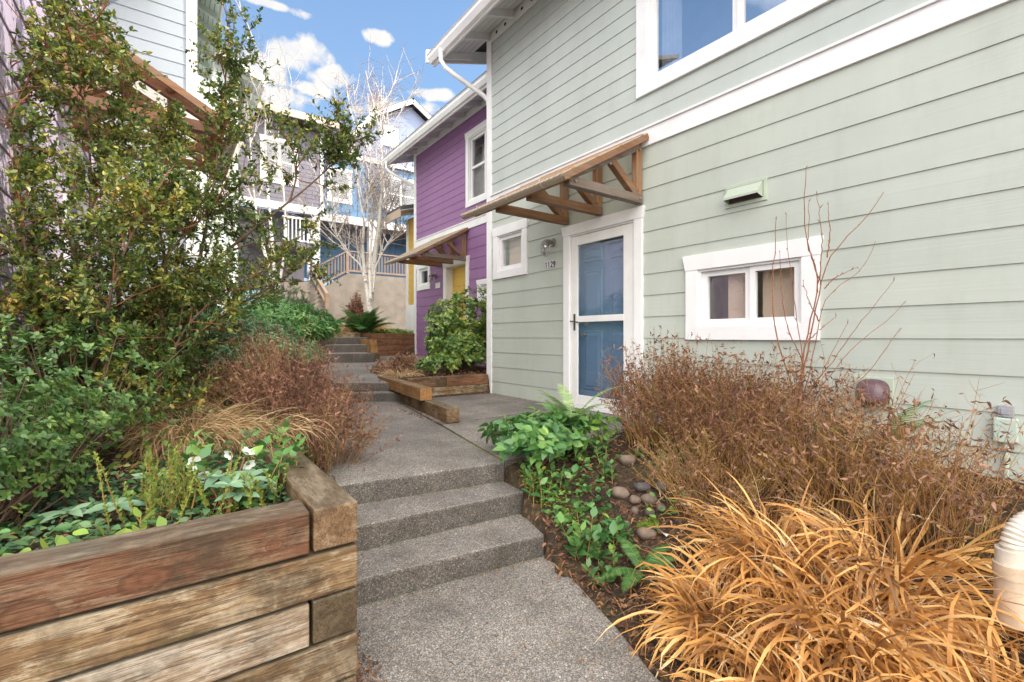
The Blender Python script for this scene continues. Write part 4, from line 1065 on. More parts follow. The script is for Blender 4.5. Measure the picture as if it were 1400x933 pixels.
def railing(root, a, b, n, hgt=.86, postw=.1):
    a = np.array(a, float); b = np.array(b, float)
    g = G(); g.beam(a + (0, 0, hgt), b + (0, 0, hgt), .12, .05); g.build('top_rail', M['wrail'], root)
    g = G(); g.beam(a + (0, 0, .1), b + (0, 0, .1), .06, .07); g.build('bottom_rail', M['wrail'], root)
    for i in range(1, n):
        p = a + (b - a) * i / n
        g = G(); g.box(p[0] - .02, p[0] + .02, p[1] - .02, p[1] + .02, p[2] + .1, p[2] + hgt - .025); g.build('baluster', M['wrail'], root)
    for p in (a, b):
        g = G(); g.box(p[0] - postw / 2, p[0] + postw / 2, p[1] - postw / 2, p[1] + postw / 2, p[2] - .02, p[2] + hgt + .05); g.build('post', M['wrail'], root)
railing(rl, (4.45, 18.58, 1.78), (5.6, 18.58, 2.5), 10)
railing(rl, (5.62, 18.6, 2.5), (9.4, 18.6, 2.5), 30)
hr = thing('stair_handrail', 'weathered wooden handrail with end post sloping down the stairs', 'handrail', (4.1, 14.5, .2))
A_ = at(447, 404, 14.6); B_ = at(425, 366, 18.0)
g = G(); g.beam(A_, B_, .1, .13); g.build('rail', M['wrail'], hr)
g = G(); g.beam(A_ + (0, 0, -.42), B_ + (0, 0, -.42), .06, .26); g.build('rail_board', M['wrail'], hr)
for p in (A_, (A_ + B_) / 2, B_):
    g = G(); g.box(p[0] - .06, p[0] + .06, p[1] - .06, p[1] + .06, -.1 if p is A_ else p[2] - 1.2, p[2] + .06); g.build('post', M['wrail'], hr)

# drain: corrugated elbow into a tan standpipe
dp = thing('downspout_drain', 'cream corrugated downspout elbow dropping into tan drain pipe at lower right', 'drain pipe', (2.25, .3, -.95))
c0 = at(1384, 806, 1.66); PS_ = .82
g = G(); g.tubes(np.array([c0 + (0, 0, -.12), c0 + (0, 0, .085)])[None], np.full((1, 2), .047), 24)
g.tubes(np.array([c0 + (0, 0, .045), c0 + (0, 0, .09)])[None], np.full((1, 2), .051), 24); g.build('standpipe', M['pipet'], dp, smooth=False)
g = G(); n = 46; P = []; R_ = []
base = c0 + np.array([0.008, 0, .065])
hd = RGT * .9 + np.array([0, 0, 0])
for i in range(n):
    s = i / (n - 1)
    if s < .3: p = base + np.array([0, 0, .085 * s / .3])
    else:
        t = (s - .3) / .7 * 1.45; p = base + np.array([0, 0, .085]) + RGT * (0.1 * (1 - math.cos(t))) + np.array([0, 0, 0.1 * math.sin(t)])
    P.append(p); R_.append(.032 + .003 * math.sin(i * 1.9) if s > .25 else .040)
g.tubes(np.array(P)[None], np.array(R_)[None], 20); g.build('corrugated_elbow', M['pipew'], dp, smooth=True)
g = G(); p1 = P[-1]; g.tubes(np.array([p1, p1 + RGT * .5 + np.array([0, 0, .02])])[None], np.full((1, 2), .042), 18); g.build('downspout_run', M['pipew'], dp, smooth=True)
g = G(); g.tubes(np.array([base + (0, 0, .02), base + (0, 0, .075)])[None], np.full((1, 2), .046), 20); g.build('collar', M['pipew'], dp)

# stones
def stone(p, r, label, mat='stone', seed=0, group='rounded stones edging the bed'):
    rg = np.random.default_rng(seed); g = G(); nu, nv = 16, 10
    V = []
    ax = np.array([1, rg.uniform(.75, 1), rg.uniform(.6, .8)]); ph = rg.uniform(0, 6, 3)
    for j in range(nv + 1):
        th = math.pi * j / nv
        for i in range(nu):
            f = 2 * math.pi * i / nu
            d = np.array([math.sin(th) * math.cos(f), math.sin(th) * math.sin(f), math.cos(th)])
            k = 1 + .09 * math.sin(2 * d[0] * 2 + ph[0]) + .08 * math.sin(3 * d[1] + ph[1]) + .05 * math.sin(4 * d[2] + ph[2])
            V.append(d * ax * r * k)
    a = rg.uniform(0, 6); ca, sa = math.cos(a), math.sin(a)
    V = np.array(V) @ np.array([[ca, -sa, 0], [sa, ca, 0], [0, 0, 1]]).T + p
    idx = np.arange((nv + 1) * nu).reshape(nv + 1, nu)
    q = np.stack([idx[:-1], np.roll(idx[:-1], -1, 1), np.roll(idx[1:], -1, 1), idx[1:]], -1).reshape(-1, 4)
    g.add(V, q); o = g.build('stone', M[mat], smooth=True); tag(o, label, 'stone', group); return o
sts = [((879, 671), .055, 'tan rounded stone at the back of the pile by the dry stems'), ((868, 687), .038, 'small brown stone at the front left of the pile'), ((888, 688), .052, 'broad brown stone in the middle of the pile'),
       ((906, 672), .055, 'dark stone at the back right of the pile'), ((848, 679), .055, 'dull purple brown stone at the left end of the pile'), ((868, 702), .032, 'small gray stone below the broad brown one'),
       ((888, 704), .036, 'flat dark gray stone below the pile'), ((904, 697), .036, 'dark gray stone at the right of the pile'), ((884, 736), .056, 'single gray egg shaped stone beside the moss clump'),
       ((834, 643), .05, 'gray stone half hidden behind the big leafy plant'), ((858, 634), .055, 'pale tan stone at the foot of the dry stems'), ((938, 690), .06, 'brown stone under the dry stems right of the pile'), ((968, 702), .05, 'dark stone nearest the straw grass')]
for i, ((u, v), r, lab) in enumerate(sts):
    # stand on the soil: march the view ray down to the terrain once, then keep that ground position
    t = 1.2
    while t < 6:
        p = at(u, v, t)
        if p[2] < ground(p[0], p[1]): break
        t += .01
    p = at(u, v, t); p[2] = float(ground(p[0], p[1])) + r * .38
    stone(p, r * .95, lab, 'stone' if i % 3 else 'stone2', i + 3)
# ------------------------------------------------------------------ plants
def leaf_t(ws, fold=.12, curl=.25, rows=None):
    n = len(ws); V = []; F = []
    for i, w_ in enumerate(ws):
        x = i / (n - 1); z = -curl * x * x
        V += [(x, -w_ / 2, z + fold * w_), (x, 0, z), (x, w_ / 2, z + fold * w_)]
    for i in range(n - 1):
        a = 3 * i; F += [(a, a + 3, a + 4, a + 1), (a + 1, a + 4, a + 5, a + 2)]
    return V, F
L_SMALL = ([(0, 0, 0), (.45, -.26, .06), (1, 0, -.06), (.45, .26, .06)], [(0, 1, 2, 3)])
L_FOLD = ([(0, 0, 0), (.3, -.22, .07), (.72, -.2, .05), (1, 0, -.1), (.72, .2, .05), (.3, .22, .07), (.5, 0, -.02)], [(0, 1, 2, 6), (6, 2, 3, 4), (0, 6, 4, 5)])
L_OVAL = leaf_t([.04, .42, .58, .52, .3, .02], .14, .22)
L_LONG = leaf_t([.04, .24, .3, .26, .16, .01], .16, .3)
L_CURL = leaf_t([.05, .3, .34, .2, .02], .5, .7)
L_PETAL = leaf_t([.1, .6, .85, .75, .3], .18, -.25)
L_PIN = leaf_t([.16, .17, .12, .01], .05, .12)

def rdir(n, rg=RNG):
    return norm(rg.normal(size=(n, 3)))
def perp_up(D, rg, k=.6):
    """a leaf normal roughly upwards with jitter"""
    return norm(np.array([0, 0, 1.0]) + rg.normal(size=D.shape) * k)

def curve(p0, d, L, S, up=.0, wig=.12, rg=RNG):
    p = np.array(p0, float); d = norm(d); out = [p.copy()]
    for i in range(S - 1):
        d = norm(d + np.array([0, 0, up]) + rg.normal(size=3) * wig); p = p + d * L / (S - 1); out.append(p.copy())
    return np.array(out)
def resample(pts, S):
    pts = np.asarray(pts, float); d = np.r_[0, np.cumsum(np.linalg.norm(np.diff(pts, axis=0), axis=1))]
    # smooth through the points
    x = np.linspace(0, d[-1], S); out = np.stack([np.interp(x, d, pts[:, k]) for k in range(3)], -1)
    for _ in range(2): out[1:-1] = .5 * out[1:-1] + .25 * (out[:-2] + out[2:])
    return out

MG = {
 'huck': m_leaf('small_evergreen_leaf', [(0, (.025, .05, .018)), (.28, (.06, .10, .025)), (.55, (.10, .15, .034)), (.74, (.24, .25, .05)), (.93, (.40, .34, .07)), (1, (.45, .25, .07))], .35, .5, .3),
 'dark': m_leaf('dark_evergreen_leaf', [(0, (.025, .06, .02)), (.45, (.065, .13, .035)), (.85, (.14, .21, .045)), (1, (.25, .24, .05))], .35, .5, .2),
 'rhod': m_leaf('bright_whorled_leaf', [(0, (.05, .13, .045)), (.5, (.12, .25, .075)), (1, (.22, .36, .10))], .4, .45, .25),
 'bluish': m_leaf('bluish_narrow_leaf', [(0, (.06, .12, .07)), (.5, (.13, .23, .11)), (1, (.27, .40, .16))], .45, .4, .2),
 'greygreen': m_leaf('gray_green_needle', [(0, (.07, .10, .06)), (.6, (.13, .17, .10)), (1, (.2, .22, .12))], .6, .3, .2),
 'holly': m_leaf('holly_leaf', [(0, (.03, .075, .02)), (.35, (.08, .16, .035)), (.7, (.19, .27, .055)), (.93, (.32, .34, .08)), (1, (.45, .38, .1))], .3, .55, .2),
 'salal': m_leaf('salal_leaf', [(0, (.03, .085, .03)), (.45, (.07, .17, .045)), (.75, (.13, .25, .06)), (.92, (.26, .36, .06)), (1, (.40, .38, .05))], .35, .5, .22),
 'vinca': m_leaf('ground_cover_leaf', [(0, (.025, .06, .032)), (.5, (.06, .13, .06)), (.85, (.12, .20, .08)), (1, (.26, .30, .07))], .45, .4, .2),
 'lime': m_leaf('lime_heather_leaf', [(0, (.08, .14, .03)), (.5, (.17, .25, .045)), (1, (.34, .36, .06))], .5, .3, .3),
 'helle': m_leaf('hellebore_leaf', [(0, (.08, .16, .09)), (.6, (.17, .27, .16)), (1, (.28, .38, .22))], .4, .45, .2),
 'petal': m_leaf('cream_petal', [(0, (.72, .67, .5)), (.6, (.8, .77, .62)), (1, (.78, .66, .5))], .6, .2, .3),
 'fern': m_leaf('fern_leaf', [(0, (.035, .09, .025)), (.5, (.07, .16, .04)), (1, (.17, .26, .08))], .5, .35, .3),
 'fernl': m_leaf('pale_fern_leaf', [(0, (.12, .20, .07)), (.5, (.22, .32, .12)), (1, (.36, .44, .2))], .5, .35, .3),
 'gold': m_leaf('golden_grass_blade', [(0, (.13, .07, .035)), (.24, (.27, .125, .04)), (.48, (.45, .22, .062)), (.72, (.58, .325, .105)), (.92, (.67, .46, .21)), (1, (.5, .42, .3))], .5, .35, .25),
 'straw': m_leaf('tan_sedge_blade', [(0, (.20, .12, .06)), (.5, (.38, .25, .13)), (1, (.56, .42, .25))], .6, .3, .2),
 'stem': m_leaf('dry_olive_stem', [(0, (.13, .065, .03)), (.35, (.27, .14, .055)), (.65, (.37, .215, .065)), (1, (.30, .27, .08))], .6, .3, .1),
 'stemm': m_leaf('dry_mauve_brown_stem', [(0, (.10, .05, .04)), (.4, (.20, .105, .065)), (.75, (.31, .20, .085)), (1, (.26, .22, .07))], .6, .3, .1),
 'dead': m_leaf('withered_brown_leaf', [(0, (.08, .042, .032)), (.4, (.19, .10, .068)), (.75, (.31, .18, .115)), (1, (.45, .29, .18))], .7, .2, .2),
 'mauve': m_leaf('withered_mauve_leaf', [(0, (.065, .032, .026)), (.4, (.155, .07, .052)), (.75, (.25, .125, .085)), (1, (.36, .22, .14))], .7, .2, .2),
 'litter': m_leaf('fallen_leaf', [(0, (.045, .026, .018)), (.4, (.12, .06, .035)), (.7, (.23, .12, .06)), (.9, (.36, .2, .1)), (1, (.5, .38, .27))], .8, .2, .1),
}
def m_bark(name, c0, c1, c2, sc=40):
    k = N(name); n = k.noise(k.coord((1, 1, .35)), sc, 5, .65); b = k.noise(k.coord((.6, .6, 2.2)), 9, 4, .7)
    c = k.mix(k.ramp(n, [(.3, 0.0), (.7, 1.0)]), c0, c1); c = k.mix(k.ramp(b, [(.58, 0.0), (.66, 1.0)]), c, c2)
    return k.bsdf(c, .8, .25, n, .5, .006)
MG['bark'] = m_bark('brown_shrub_bark', (.10, .06, .04), (.19, .125, .085), (.13, .10, .06))
MG['redbark'] = m_bark('reddish_twig_bark', (.20, .075, .04), (.32, .14, .07), (.16, .08, .05))
MG['birch'] = m_bark('white_birch_bark', (.66, .60, .53), (.85, .81, .75), (.22, .17, .14), 26)
MG['birchtwig'] = m_bark('birch_twig_bark', (.52, .43, .37), (.72, .64, .57), (.34, .26, .22))
MG['finetwig'] = m_bark('fine_birch_twig', (.20, .145, .145), (.32, .25, .24), (.16, .11, .11))

# ---------- the big evergreen with small leaves
def small_leaf_tree():
    rg = np.random.default_rng(21)
    stems = [
        [(128, 650, 2.5), (170, 603, 2.5), (214, 548, 2.55), (230, 500, 2.6), (248, 452, 2.65), (285, 415, 2.75), (335, 385, 2.9), (380, 360, 3.0)],
        [(120, 655, 2.5), (75, 560, 2.45), (57, 501, 2.4), (71, 458, 2.4), (93, 405, 2.4), (110, 351, 2.45), (150, 323, 2.5), (189, 294, 2.55), (240, 240, 2.65)],
        [(140, 655, 2.55), (190, 580, 2.7), (218, 501, 2.75), (223, 400, 2.8), (223, 351, 2.8), (250, 323, 2.9), (286, 290, 2.95), (330, 250, 3.0)],
        [(135, 650, 2.55), (165, 560, 2.7), (200, 480, 2.85), (240, 420, 2.95), (300, 350, 3.05), (357, 305, 3.1), (396, 276, 3.15), (428, 251, 3.2), (464, 215, 3.25), (488, 192, 3.3)],
        [(110, 655, 2.45), (64, 560, 2.5), (64, 437, 2.55), (60, 380, 2.55), (25, 290, 2.5), (3, 226, 2.5), (-20, 120, 2.5)],
        [(100, 640, 2.4), (40, 400, 2.3), (13, 135, 2.3), (60, 86, 2.35), (108, 40, 2.4), (150, 5, 2.45)],
        [(150, 645, 2.6), (230, 500, 2.9), (268, 380, 3.1), (290, 270, 3.2), (302, 175, 3.2), (307, 125, 3.2), (313, 48, 3.25)],
        [(125, 650, 2.6), (110, 500, 2.7), (120, 380, 2.75), (125, 260, 2.8), (120, 150, 2.8), (90, 60, 2.75), (60, -10, 2.7)],
        [(135, 650, 2.6), (150, 520, 2.8), (165, 400, 2.9), (150, 280, 2.95), (170, 190, 2.95), (165, 110, 2.9)],
        [(120, 650, 2.45), (95, 560, 2.4), (140, 480, 2.35), (150, 400, 2.3), (175, 330, 2.35), (215, 260, 2.4)],
        [(140, 650, 2.6), (205, 540, 2.9), (255, 470, 3.1), (320, 420, 3.2), (385, 385, 3.3), (428, 350, 3.3)],
        [(115, 650, 2.6), (30, 500, 2.75), (-30, 400, 2.7), (-40, 250, 2.6), (20, 60, 2.6)],
        [(140, 640, 2.7), (180, 480, 3.0), (230, 360, 3.15), (200, 250, 3.1), (225, 165, 3.1)],
        [(396, 276, 3.15), (405, 245, 3.15), (402, 215, 3.15), (400, 195, 3.15)],
        [(300, 350, 3.05), (350, 330, 3.1), (400, 330, 3.15), (425, 315, 3.2)],
        [(120, 650, 2.45), (60, 600, 2.35), (10, 520, 2.25), (-20, 430, 2.25), (0, 330, 2.3)],
    ]
    base = at(128, 655, 2.55); base[2] = float(ground(base[0], base[1]))
    root = thing('evergreen_tree', 'large multi stemmed evergreen with tiny olive leaves filling the left side', 'tree', base)
    trunkg = G(); paths = []
    for i, s in enumerate(stems):
        P = np.array([at(*q) for q in s])
        if i < 13 or i == 15: P = np.vstack([[base + rg.normal(size=3) * (.07, .07, 0) - (0, 0, .05)], P])
        P = resample(P, 26); paths.append(P)
        r0 = .019 * rg.uniform(.7, 1.15) if i not in (13, 14) else .008
        trunkg.tubes(P[None], (np.linspace(1, .16, 26) * r0)[None], 7)
    trunkg.build('trunk', MG['bark'], root, smooth=True)
    LP, LX, LZ, LS = [], [], [], []
    tw = []; br = []
    for i, P in enumerate(paths):
        Ls = np.linalg.norm(P[-1] - P[0]); n = int((24 if i not in (3, 10) else 13) * Ls) + 4
        if i in (13, 14): n = 6
        for k in range(n):
            f = rg.uniform(.2, 1.0) if i != 3 else rg.choice([rg.uniform(.2, .72), rg.uniform(.86, 1.0)])
            j = min(24, int(f * 25)); p = P[j] + (P[j + 1] - P[j]) * rg.random()
            d = norm(P[j + 1] - P[j]) * .5 + rdir(1, rg)[0] + np.array([.12, -.12, .35])
            Lb = rg.uniform(.16, .46) * (1.1 - .45 * f)
            B = curve(p, d, Lb, 6, .05, .2, rg); br.append(B)
            for q in range(rg.integers(6, 11)):
                jj = rg.integers(1, 6); d2 = norm(B[jj] - B[jj - 1]) * .7 + rdir(1, rg)[0] * .9 + np.array([0, 0, .2])
                T = curve(B[jj], d2, rg.uniform(.06, .19), 4, .05, .2, rg); tw.append(T)
    br = np.array(br); tw = np.array(tw)
    keep = tw[:, -1, 0] > -.62 - 0 * tw[:, -1, 0]
    keep |= tw[:, -1, 1] < 2.7
    tw = tw[keep]
    g = G(); g.tubes(br, np.linspace(.0045, .0016, 6)[None].repeat(len(br), 0), 4); g.build('branches', MG['redbark'], root, smooth=True)
    g = G(); g.tubes(tw, np.linspace(.0016, .0008, 4)[None].repeat(len(tw), 0), 3); g.build('twigs', MG['bark'], root)
    for T in tw:
        m = rg.integers(10, 19); f = rg.uniform(.1, 1, m); j = np.minimum(2, (f * 3).astype(int)); fr = (f * 3 - j)[:, None]
        p = T[j] * (1 - fr) + T[j + 1] * fr; d = norm(T[j + 1] - T[j])
        LP.append(p); LX.append(d * .45 + rdir(m, rg) * .8); LZ.append(perp_up(d, rg, .55)); LS.append(rg.uniform(.020, .036, m))
    g = G(); g.leaves(L_FOLD, np.concatenate(LP), np.concatenate(LX), np.concatenate(LZ), np.concatenate(LS), .2)
    g.build('crown', MG['huck'], root)
    return len(np.concatenate(LP))
small_leaf_tree()

# ---------- rosette shrubs
def rosette(root, center, radii, ntips, nl, tmpl, size, mat, rg, tilt=.5, inner=.55, flat=.25, stems=True, stemr=.004, base=None, yoff=.0, lump=.22):
    c = np.array(center, float); R = np.array(radii, float)
    D = rdir(ntips, rg); D[:, 2] = np.abs(D[:, 2]) * 1.15 - flat; D = norm(D)
    ph = rg.uniform(0, 6.28, 6)
    lumps = 1 + lump * (np.sin(D[:, 0] * 4.1 + ph[0]) + np.sin(D[:, 1] * 4.7 + ph[1]) + np.sin(D[:, 2] * 5.3 + ph[2])) / 2
    r = (inner + (1 - inner) * rg.random(ntips) ** .55) * lumps
    tips = c + D * R * r[:, None]
    axis = norm(D * (.8, .8, .7) + np.array([0, 0, .55]) + rg.normal(size=D.shape) * .3)
    a1 = norm(np.cross(axis, np.array([.3, .2, .9]) + rg.normal(size=D.shape) * .1)); a2 = np.cross(axis, a1)
    P, X, Z, S = [], [], [], []
    for k in range(nl):
        an = k * 2.4 + rg.uniform(0, .6, ntips); lvl = k / nl
        rad = a1 * np.cos(an)[:, None] + a2 * np.sin(an)[:, None]
        x = norm(rad * (1.0) + axis * (tilt * (.2 + 1.3 * (1 - lvl)) - .1))
        P.append(tips - axis * (size * .9 * lvl * (1 + yoff))[..., None] if np.ndim(size) else tips - axis * size * .9 * lvl * (1 + yoff)); X.append(x); Z.append(norm(axis * 1.0 - x * .2 + rg.normal(size=x.shape) * .25)); S.append(size * rg.uniform(.65, 1.15, ntips))
    g = G(); g.leaves(tmpl, np.concatenate(P), np.concatenate(X), np.concatenate(Z), np.concatenate(S), .15); g.build('foliage', mat, root)
    if stems:
        b = np.array(base if base is not None else (c[0], c[1], c[2] - R[2]), float)
        sel = rg.choice(ntips, min(ntips, max(10, ntips // 5)), False)
        f = np.linspace(0, 1, 6)[None, :, None]
        st_ = b + rg.normal(size=(len(sel), 1, 3)) * (.05, .05, 0)
        mid = (st_ * .5 + tips[sel][:, None] * .5) + np.array([0, 0, -.08 * R[2]])
        Pp = st_ * (1 - f) ** 2 + 2 * mid * f * (1 - f) + tips[sel][:, None] * f ** 2
        g = G(); g.tubes(Pp, np.linspace(stemr, stemr * .4, 6)[None].repeat(len(sel), 0), 4); g.build('stems', MG['bark'], root, smooth=True)
def gz(x, y): return float(ground(x, y))
def shrub(name, label, cat, x, y, rad, h, ntips, nl, tmpl, size, mat, seed, group=None, z0=None, **kw):
    rg = np.random.default_rng(seed); z = gz(x, y) if z0 is None else z0
    root = thing(name, label, cat, (x, y, z), group)
    rosette(root, (x, y, z + h * .45), (rad[0], rad[1], h * .55), ntips, nl, tmpl, size, mat, rg, base=(x, y, z), **kw); return root

shrub('evergreen_shrub', 'dense dark green small leaved shrub at the left edge behind the planter', 'shrub', -.52, 2.35, (.34, .36), .72, 900, 7, L_OVAL, .026, MG['dark'], 31, inner=.35, flat=.7)
shrub('evergreen_shrub', 'low dark small leaved shrub tucked under the big evergreen stems', 'shrub', -.40, 2.85, (.42, .35), .8, 500, 7, L_OVAL, .028, MG['dark'], 32, inner=.4, flat=.6)
shrub('whorled_shrub', 'rounded bright green shrub with whorled leaves left of the upper steps', 'shrub', 1.20, 6.75, (.62, .62), .84, 800, 9, L_LONG, .08, MG['rhod'], 33)
shrub('narrow_leaf_shrub', 'low bluish green shrub in front of the whorled shrub', 'shrub', .58, 5.15, (.72, .6), .62, 700, 10, L_LONG, .052, MG['bluish'], 34, inner=.5)
shrub('narrow_leaf_shrub', 'bluish green shrub half hidden behind the evergreen stems', 'shrub', -.15, 5.0, (.62, .5), .85, 450, 9, L_LONG, .05, MG['bluish'], 341, inner=.5)
shrub('leafy_shrub', 'dark leafy shrub against the pale gray house behind the evergreen', 'shrub', .25, 6.9, (.6, .6), 1.25, 500, 8, L_OVAL, .05, MG['dark'], 342, inner=.5)
shrub('gray_green_shrub', 'gray green needle leaved shrub behind the whorled shrub', 'shrub', 1.62, 9.3, (.7, .6), .95, 700, 10, L_LONG, .055, MG['greygreen'], 35, tilt=1.3)
shrub('holly_bush', 'holly bush with glossy yellow green leaves in front of the purple wall', 'shrub', 4.15, 7.1, (.74, .6), 1.5, 1300, 8, L_OVAL, .072, MG['holly'], 36, inner=.45, lump=.14, flat=.75)
shrub('holly_sprig', 'small leafy plant at the foot of the holly', 'plant', 3.35, 6.55, (.38, .26), .34, 90, 7, L_OVAL, .07, MG['holly'], 37)
shrub('broadleaf_clump', 'big glossy green broad leaved clump right of the top step', 'plant', 2.27, 2.66, (.42, .36), .40, 190, 6, L_OVAL, .082, MG['salal'], 38, inner=.4, flat=.35, lump=.4)
shrub('broadleaf_clump', 'leafy green stems at the door threshold beside the dry bush', 'plant', 3.02, 2.86, (.28, .16), .30, 60, 6, L_OVAL, .07, MG['salal'], 381)
def sprigs(name, label, x, y, n, h, size, seed, spread=.1, mat='salal', tmpl=L_OVAL, cat='plant', nl=9, group=None, z0=None, lean=.3):
    """a few upright stems with alternate leaves"""
    rg = np.random.default_rng(seed); z = gz(x, y) if z0 is None else z0
    root = thing(name, label, cat, (x, y, z), group); S = []; P, X_, Z, Sz = [], [], [], []
    for i in range(n):
        p0 = np.array([x, y, z - .02]) + np.r_[rg.normal(size=2) * spread * .5, 0]
        C = curve(p0, np.r_[rg.normal(size=2) * lean, 1], h * rg.uniform(.6, 1.1), 7, .0, .1, rg); S.append(C)
        for k in range(nl):
            f = .25 + .75 * k / (nl - 1); j = min(5, int(f * 6)); p = C[j] + (C[j + 1] - C[j]) * (f * 6 - j if f < 1 else 1)
            an = k * 2.4 + rg.uniform(0, .5); d = norm(C[j + 1] - C[j]); 
            x_ = norm(np.array([math.cos(an), math.sin(an), .25 + .5 * f]) + d * .2)
            P.append(p); X_.append(x_); Z.append(norm(np.array([0, 0, 1]) + rg.normal(size=3) * .3)); Sz.append(size * rg.uniform(.6, 1.1))
    g = G(); g.tubes(np.array(S), np.linspace(.003, .0015, 7)[None].repeat(n, 0), 5); g.build('stems', MG['stem'], root, smooth=True)
    g = G(); g.leaves(tmpl, P, X_, Z, Sz, .15); g.build('foliage', MG[mat], root); return root
sprigs('broadleaf_sprig', 'small broad leaved plant right of the middle step', 1.98, 2.28, 9, .24, .07, 41, .2)
sprigs('broadleaf_sprig', 'young broad leaved plant right of the bottom step', 1.88, 1.86, 8, .27, .085, 42, .14)
sprigs('broadleaf_sprig', 'tiny leafy sprig on bare soil above the stones', 2.42, 2.22, 5, .2, .06, 43, .12)
sprigs('broadleaf_sprig', 'leafy sprig between big clump and stone pile', 2.55, 2.42, 5, .2, .06, 44, .14)
sprigs('broadleaf_sprig', 'low green leaves beside the moss and egg shaped stone', 2.14, 1.83, 5, .16, .075, 45, .1)
sprigs('broadleaf_sprig', 'small leaves touching the left of the straw grass', 1.78, 1.62, 4, .12, .06, 46, .08)
sprigs('broadleaf_sprig', 'bright green broad leaved sprigs at the planter right corner', .27, 2.14, 15, .30, .062, 47, .20, nl=9)
sprigs('broadleaf_sprig', 'yellow green sprig hanging over the planter front edge', -.06, 1.80, 5, .13, .055, 48, .1, mat='lime', nl=7)
sprigs('broadleaf_sprig', 'lime green sprig at the far left of the planter edge', -.28, 1.78, 4, .1, .055, 49, .1, mat='lime', nl=7)

# ---------- heathers, hellebore, ground cover in the planter
def heather(label, x, y, n, h, seed, spread=.1, mat='lime'):
    rg = np.random.default_rng(seed); z = gz(x, y); root = thing('heather', label, 'plant', (x, y, z)); S = []; P = []; X_ = []; Z = []
    for i in range(n):
        C = curve(np.array([x, y, z]) + np.r_[rg.normal(size=2) * spread * .4, 0], np.r_[rg.normal(size=2) * .28, 1], h * rg.uniform(.6, 1.1), 6, .05, .08, rg); S.append(C)
        m = 70; f = rg.uniform(.12, .999, m); j = (f * 5).astype(int); fr = (f * 5 - j)[:, None]
        P.append(C[j] * (1 - fr) + C[j + 1] * fr); d = rdir(m, rg); d[:, 2] = np.abs(d[:, 2]) + .4; X_.append(d); Z.append(rdir(m, rg))
    g = G(); g.tubes(np.array(S), np.linspace(.002, .001, 6)[None].repeat(n, 0), 4); g.build('stems', MG['stem'], root)
    g = G(); g.leaves(L_SMALL, np.concatenate(P), np.concatenate(X_), np.concatenate(Z), rg.uniform(.009, .018, n * 70)); g.build('foliage', MG[mat], root)
heather('upright yellow green heather in the middle of the planter', .0, 2.12, 40, .26, 51, .2)
heather('small lime heather between hellebore leaves and corner sprigs', .225, 1.98, 20, .17, 52, .12)

def hellebore():
    rg = np.random.default_rng(61); b = np.array([.17, 2.0, gz(.17, 2.0)])
    root = thing('hellebore', 'hellebore with cream flowers and pale fingered leaves in the planter', 'flower', b)
    leafs = [((340, 655), 1.76, 0.095), ((325, 676), 1.70, 0.084), ((300, 652), 1.74, 0.084), ((160, 690), 1.65, 0.090), ((95, 700), 1.62, 0.078), ((350, 668), 1.80, 0.078), ((210, 650), 1.90, 0.078), ((313, 663), 1.68, 0.067)]
    S = []; P, X_, Z, Sz = [], [], [], []
    for (uv, t_, s) in leafs:
        c = at(*uv, t_); base_ = b + rg.normal(size=3) * (.03, .03, 0) if uv[0] > 250 else np.array([c[0] + .02, c[1] + .05, gz(c[0], c[1] + .05)])
        S.append(resample(np.array([base_, (base_ + c) / 2 + (0, 0, .03), c]), 6))
        a0 = rg.uniform(0, 6)
        for k in range(7):
            an = a0 + k * 6.28 / 7.6; P.append(c); X_.append(np.array([math.cos(an), math.sin(an), .12 + rg.normal() * .1])); Z.append(norm(np.array([-.1, -.35, 1]) + rg.normal(size=3) * .12)); Sz.append(s * rg.uniform(.8, 1.1))
    g = G(); g.tubes(np.array(S), np.full((len(S), 6), .0028), 5); g.build('stems', MG['stem'], root, smooth=True)
    g = G(); g.leaves(leaf_t([.06, .22, .34, .36, .24, .02], .14, .2), P, X_, Z, Sz, .1); g.build('foliage', MG['helle'], root)
    for (uv, t_, s, fc) in (((268, 634), 1.76, 0.032, (-.3, -.9, .3)), ((276, 649), 1.75, 0.029, (.2, -.8, -.3)), ((336, 622), 1.85, 0.032, (.4, -.3, .8)), ((316, 620), 1.86, 0.025, (-.6, -.5, -.2)), ((338, 633), 1.83, 0.029, (.3, -.8, -.4))):
        c = at(*uv, t_); f_ = norm(np.array(fc)); a = norm(np.cross(f_, (0, 0, 1))); bb = np.cross(f_, a)
        g = G(); 
        for k in range(5):
            an = k * 6.28 / 5 + .4; x_ = a * math.cos(an) + bb * math.sin(an) + f_ * .35
            g.leaves(L_PETAL, [c], [x_], [f_], [s], 0)
        fl = g.build('flower', MG['petal'], root, smooth=True)
        g = G()
        for k in range(22):
            d = norm(f_ + rg.normal(size=3) * .5); g.tubes(np.array([c, c + d * s * .38])[None], np.array([[.0008, .0018]]), 4)
        g.build('stamens', MG['lime'], fl)
        g = G(); g.tubes(resample(np.array([b, (b + c) / 2 + (0, 0, .02), c - f_ * .006]), 7)[None], np.full((1, 7), .0026), 5); g.build('flower_stem', MG['redbark'], root, smooth=True)
hellebore()
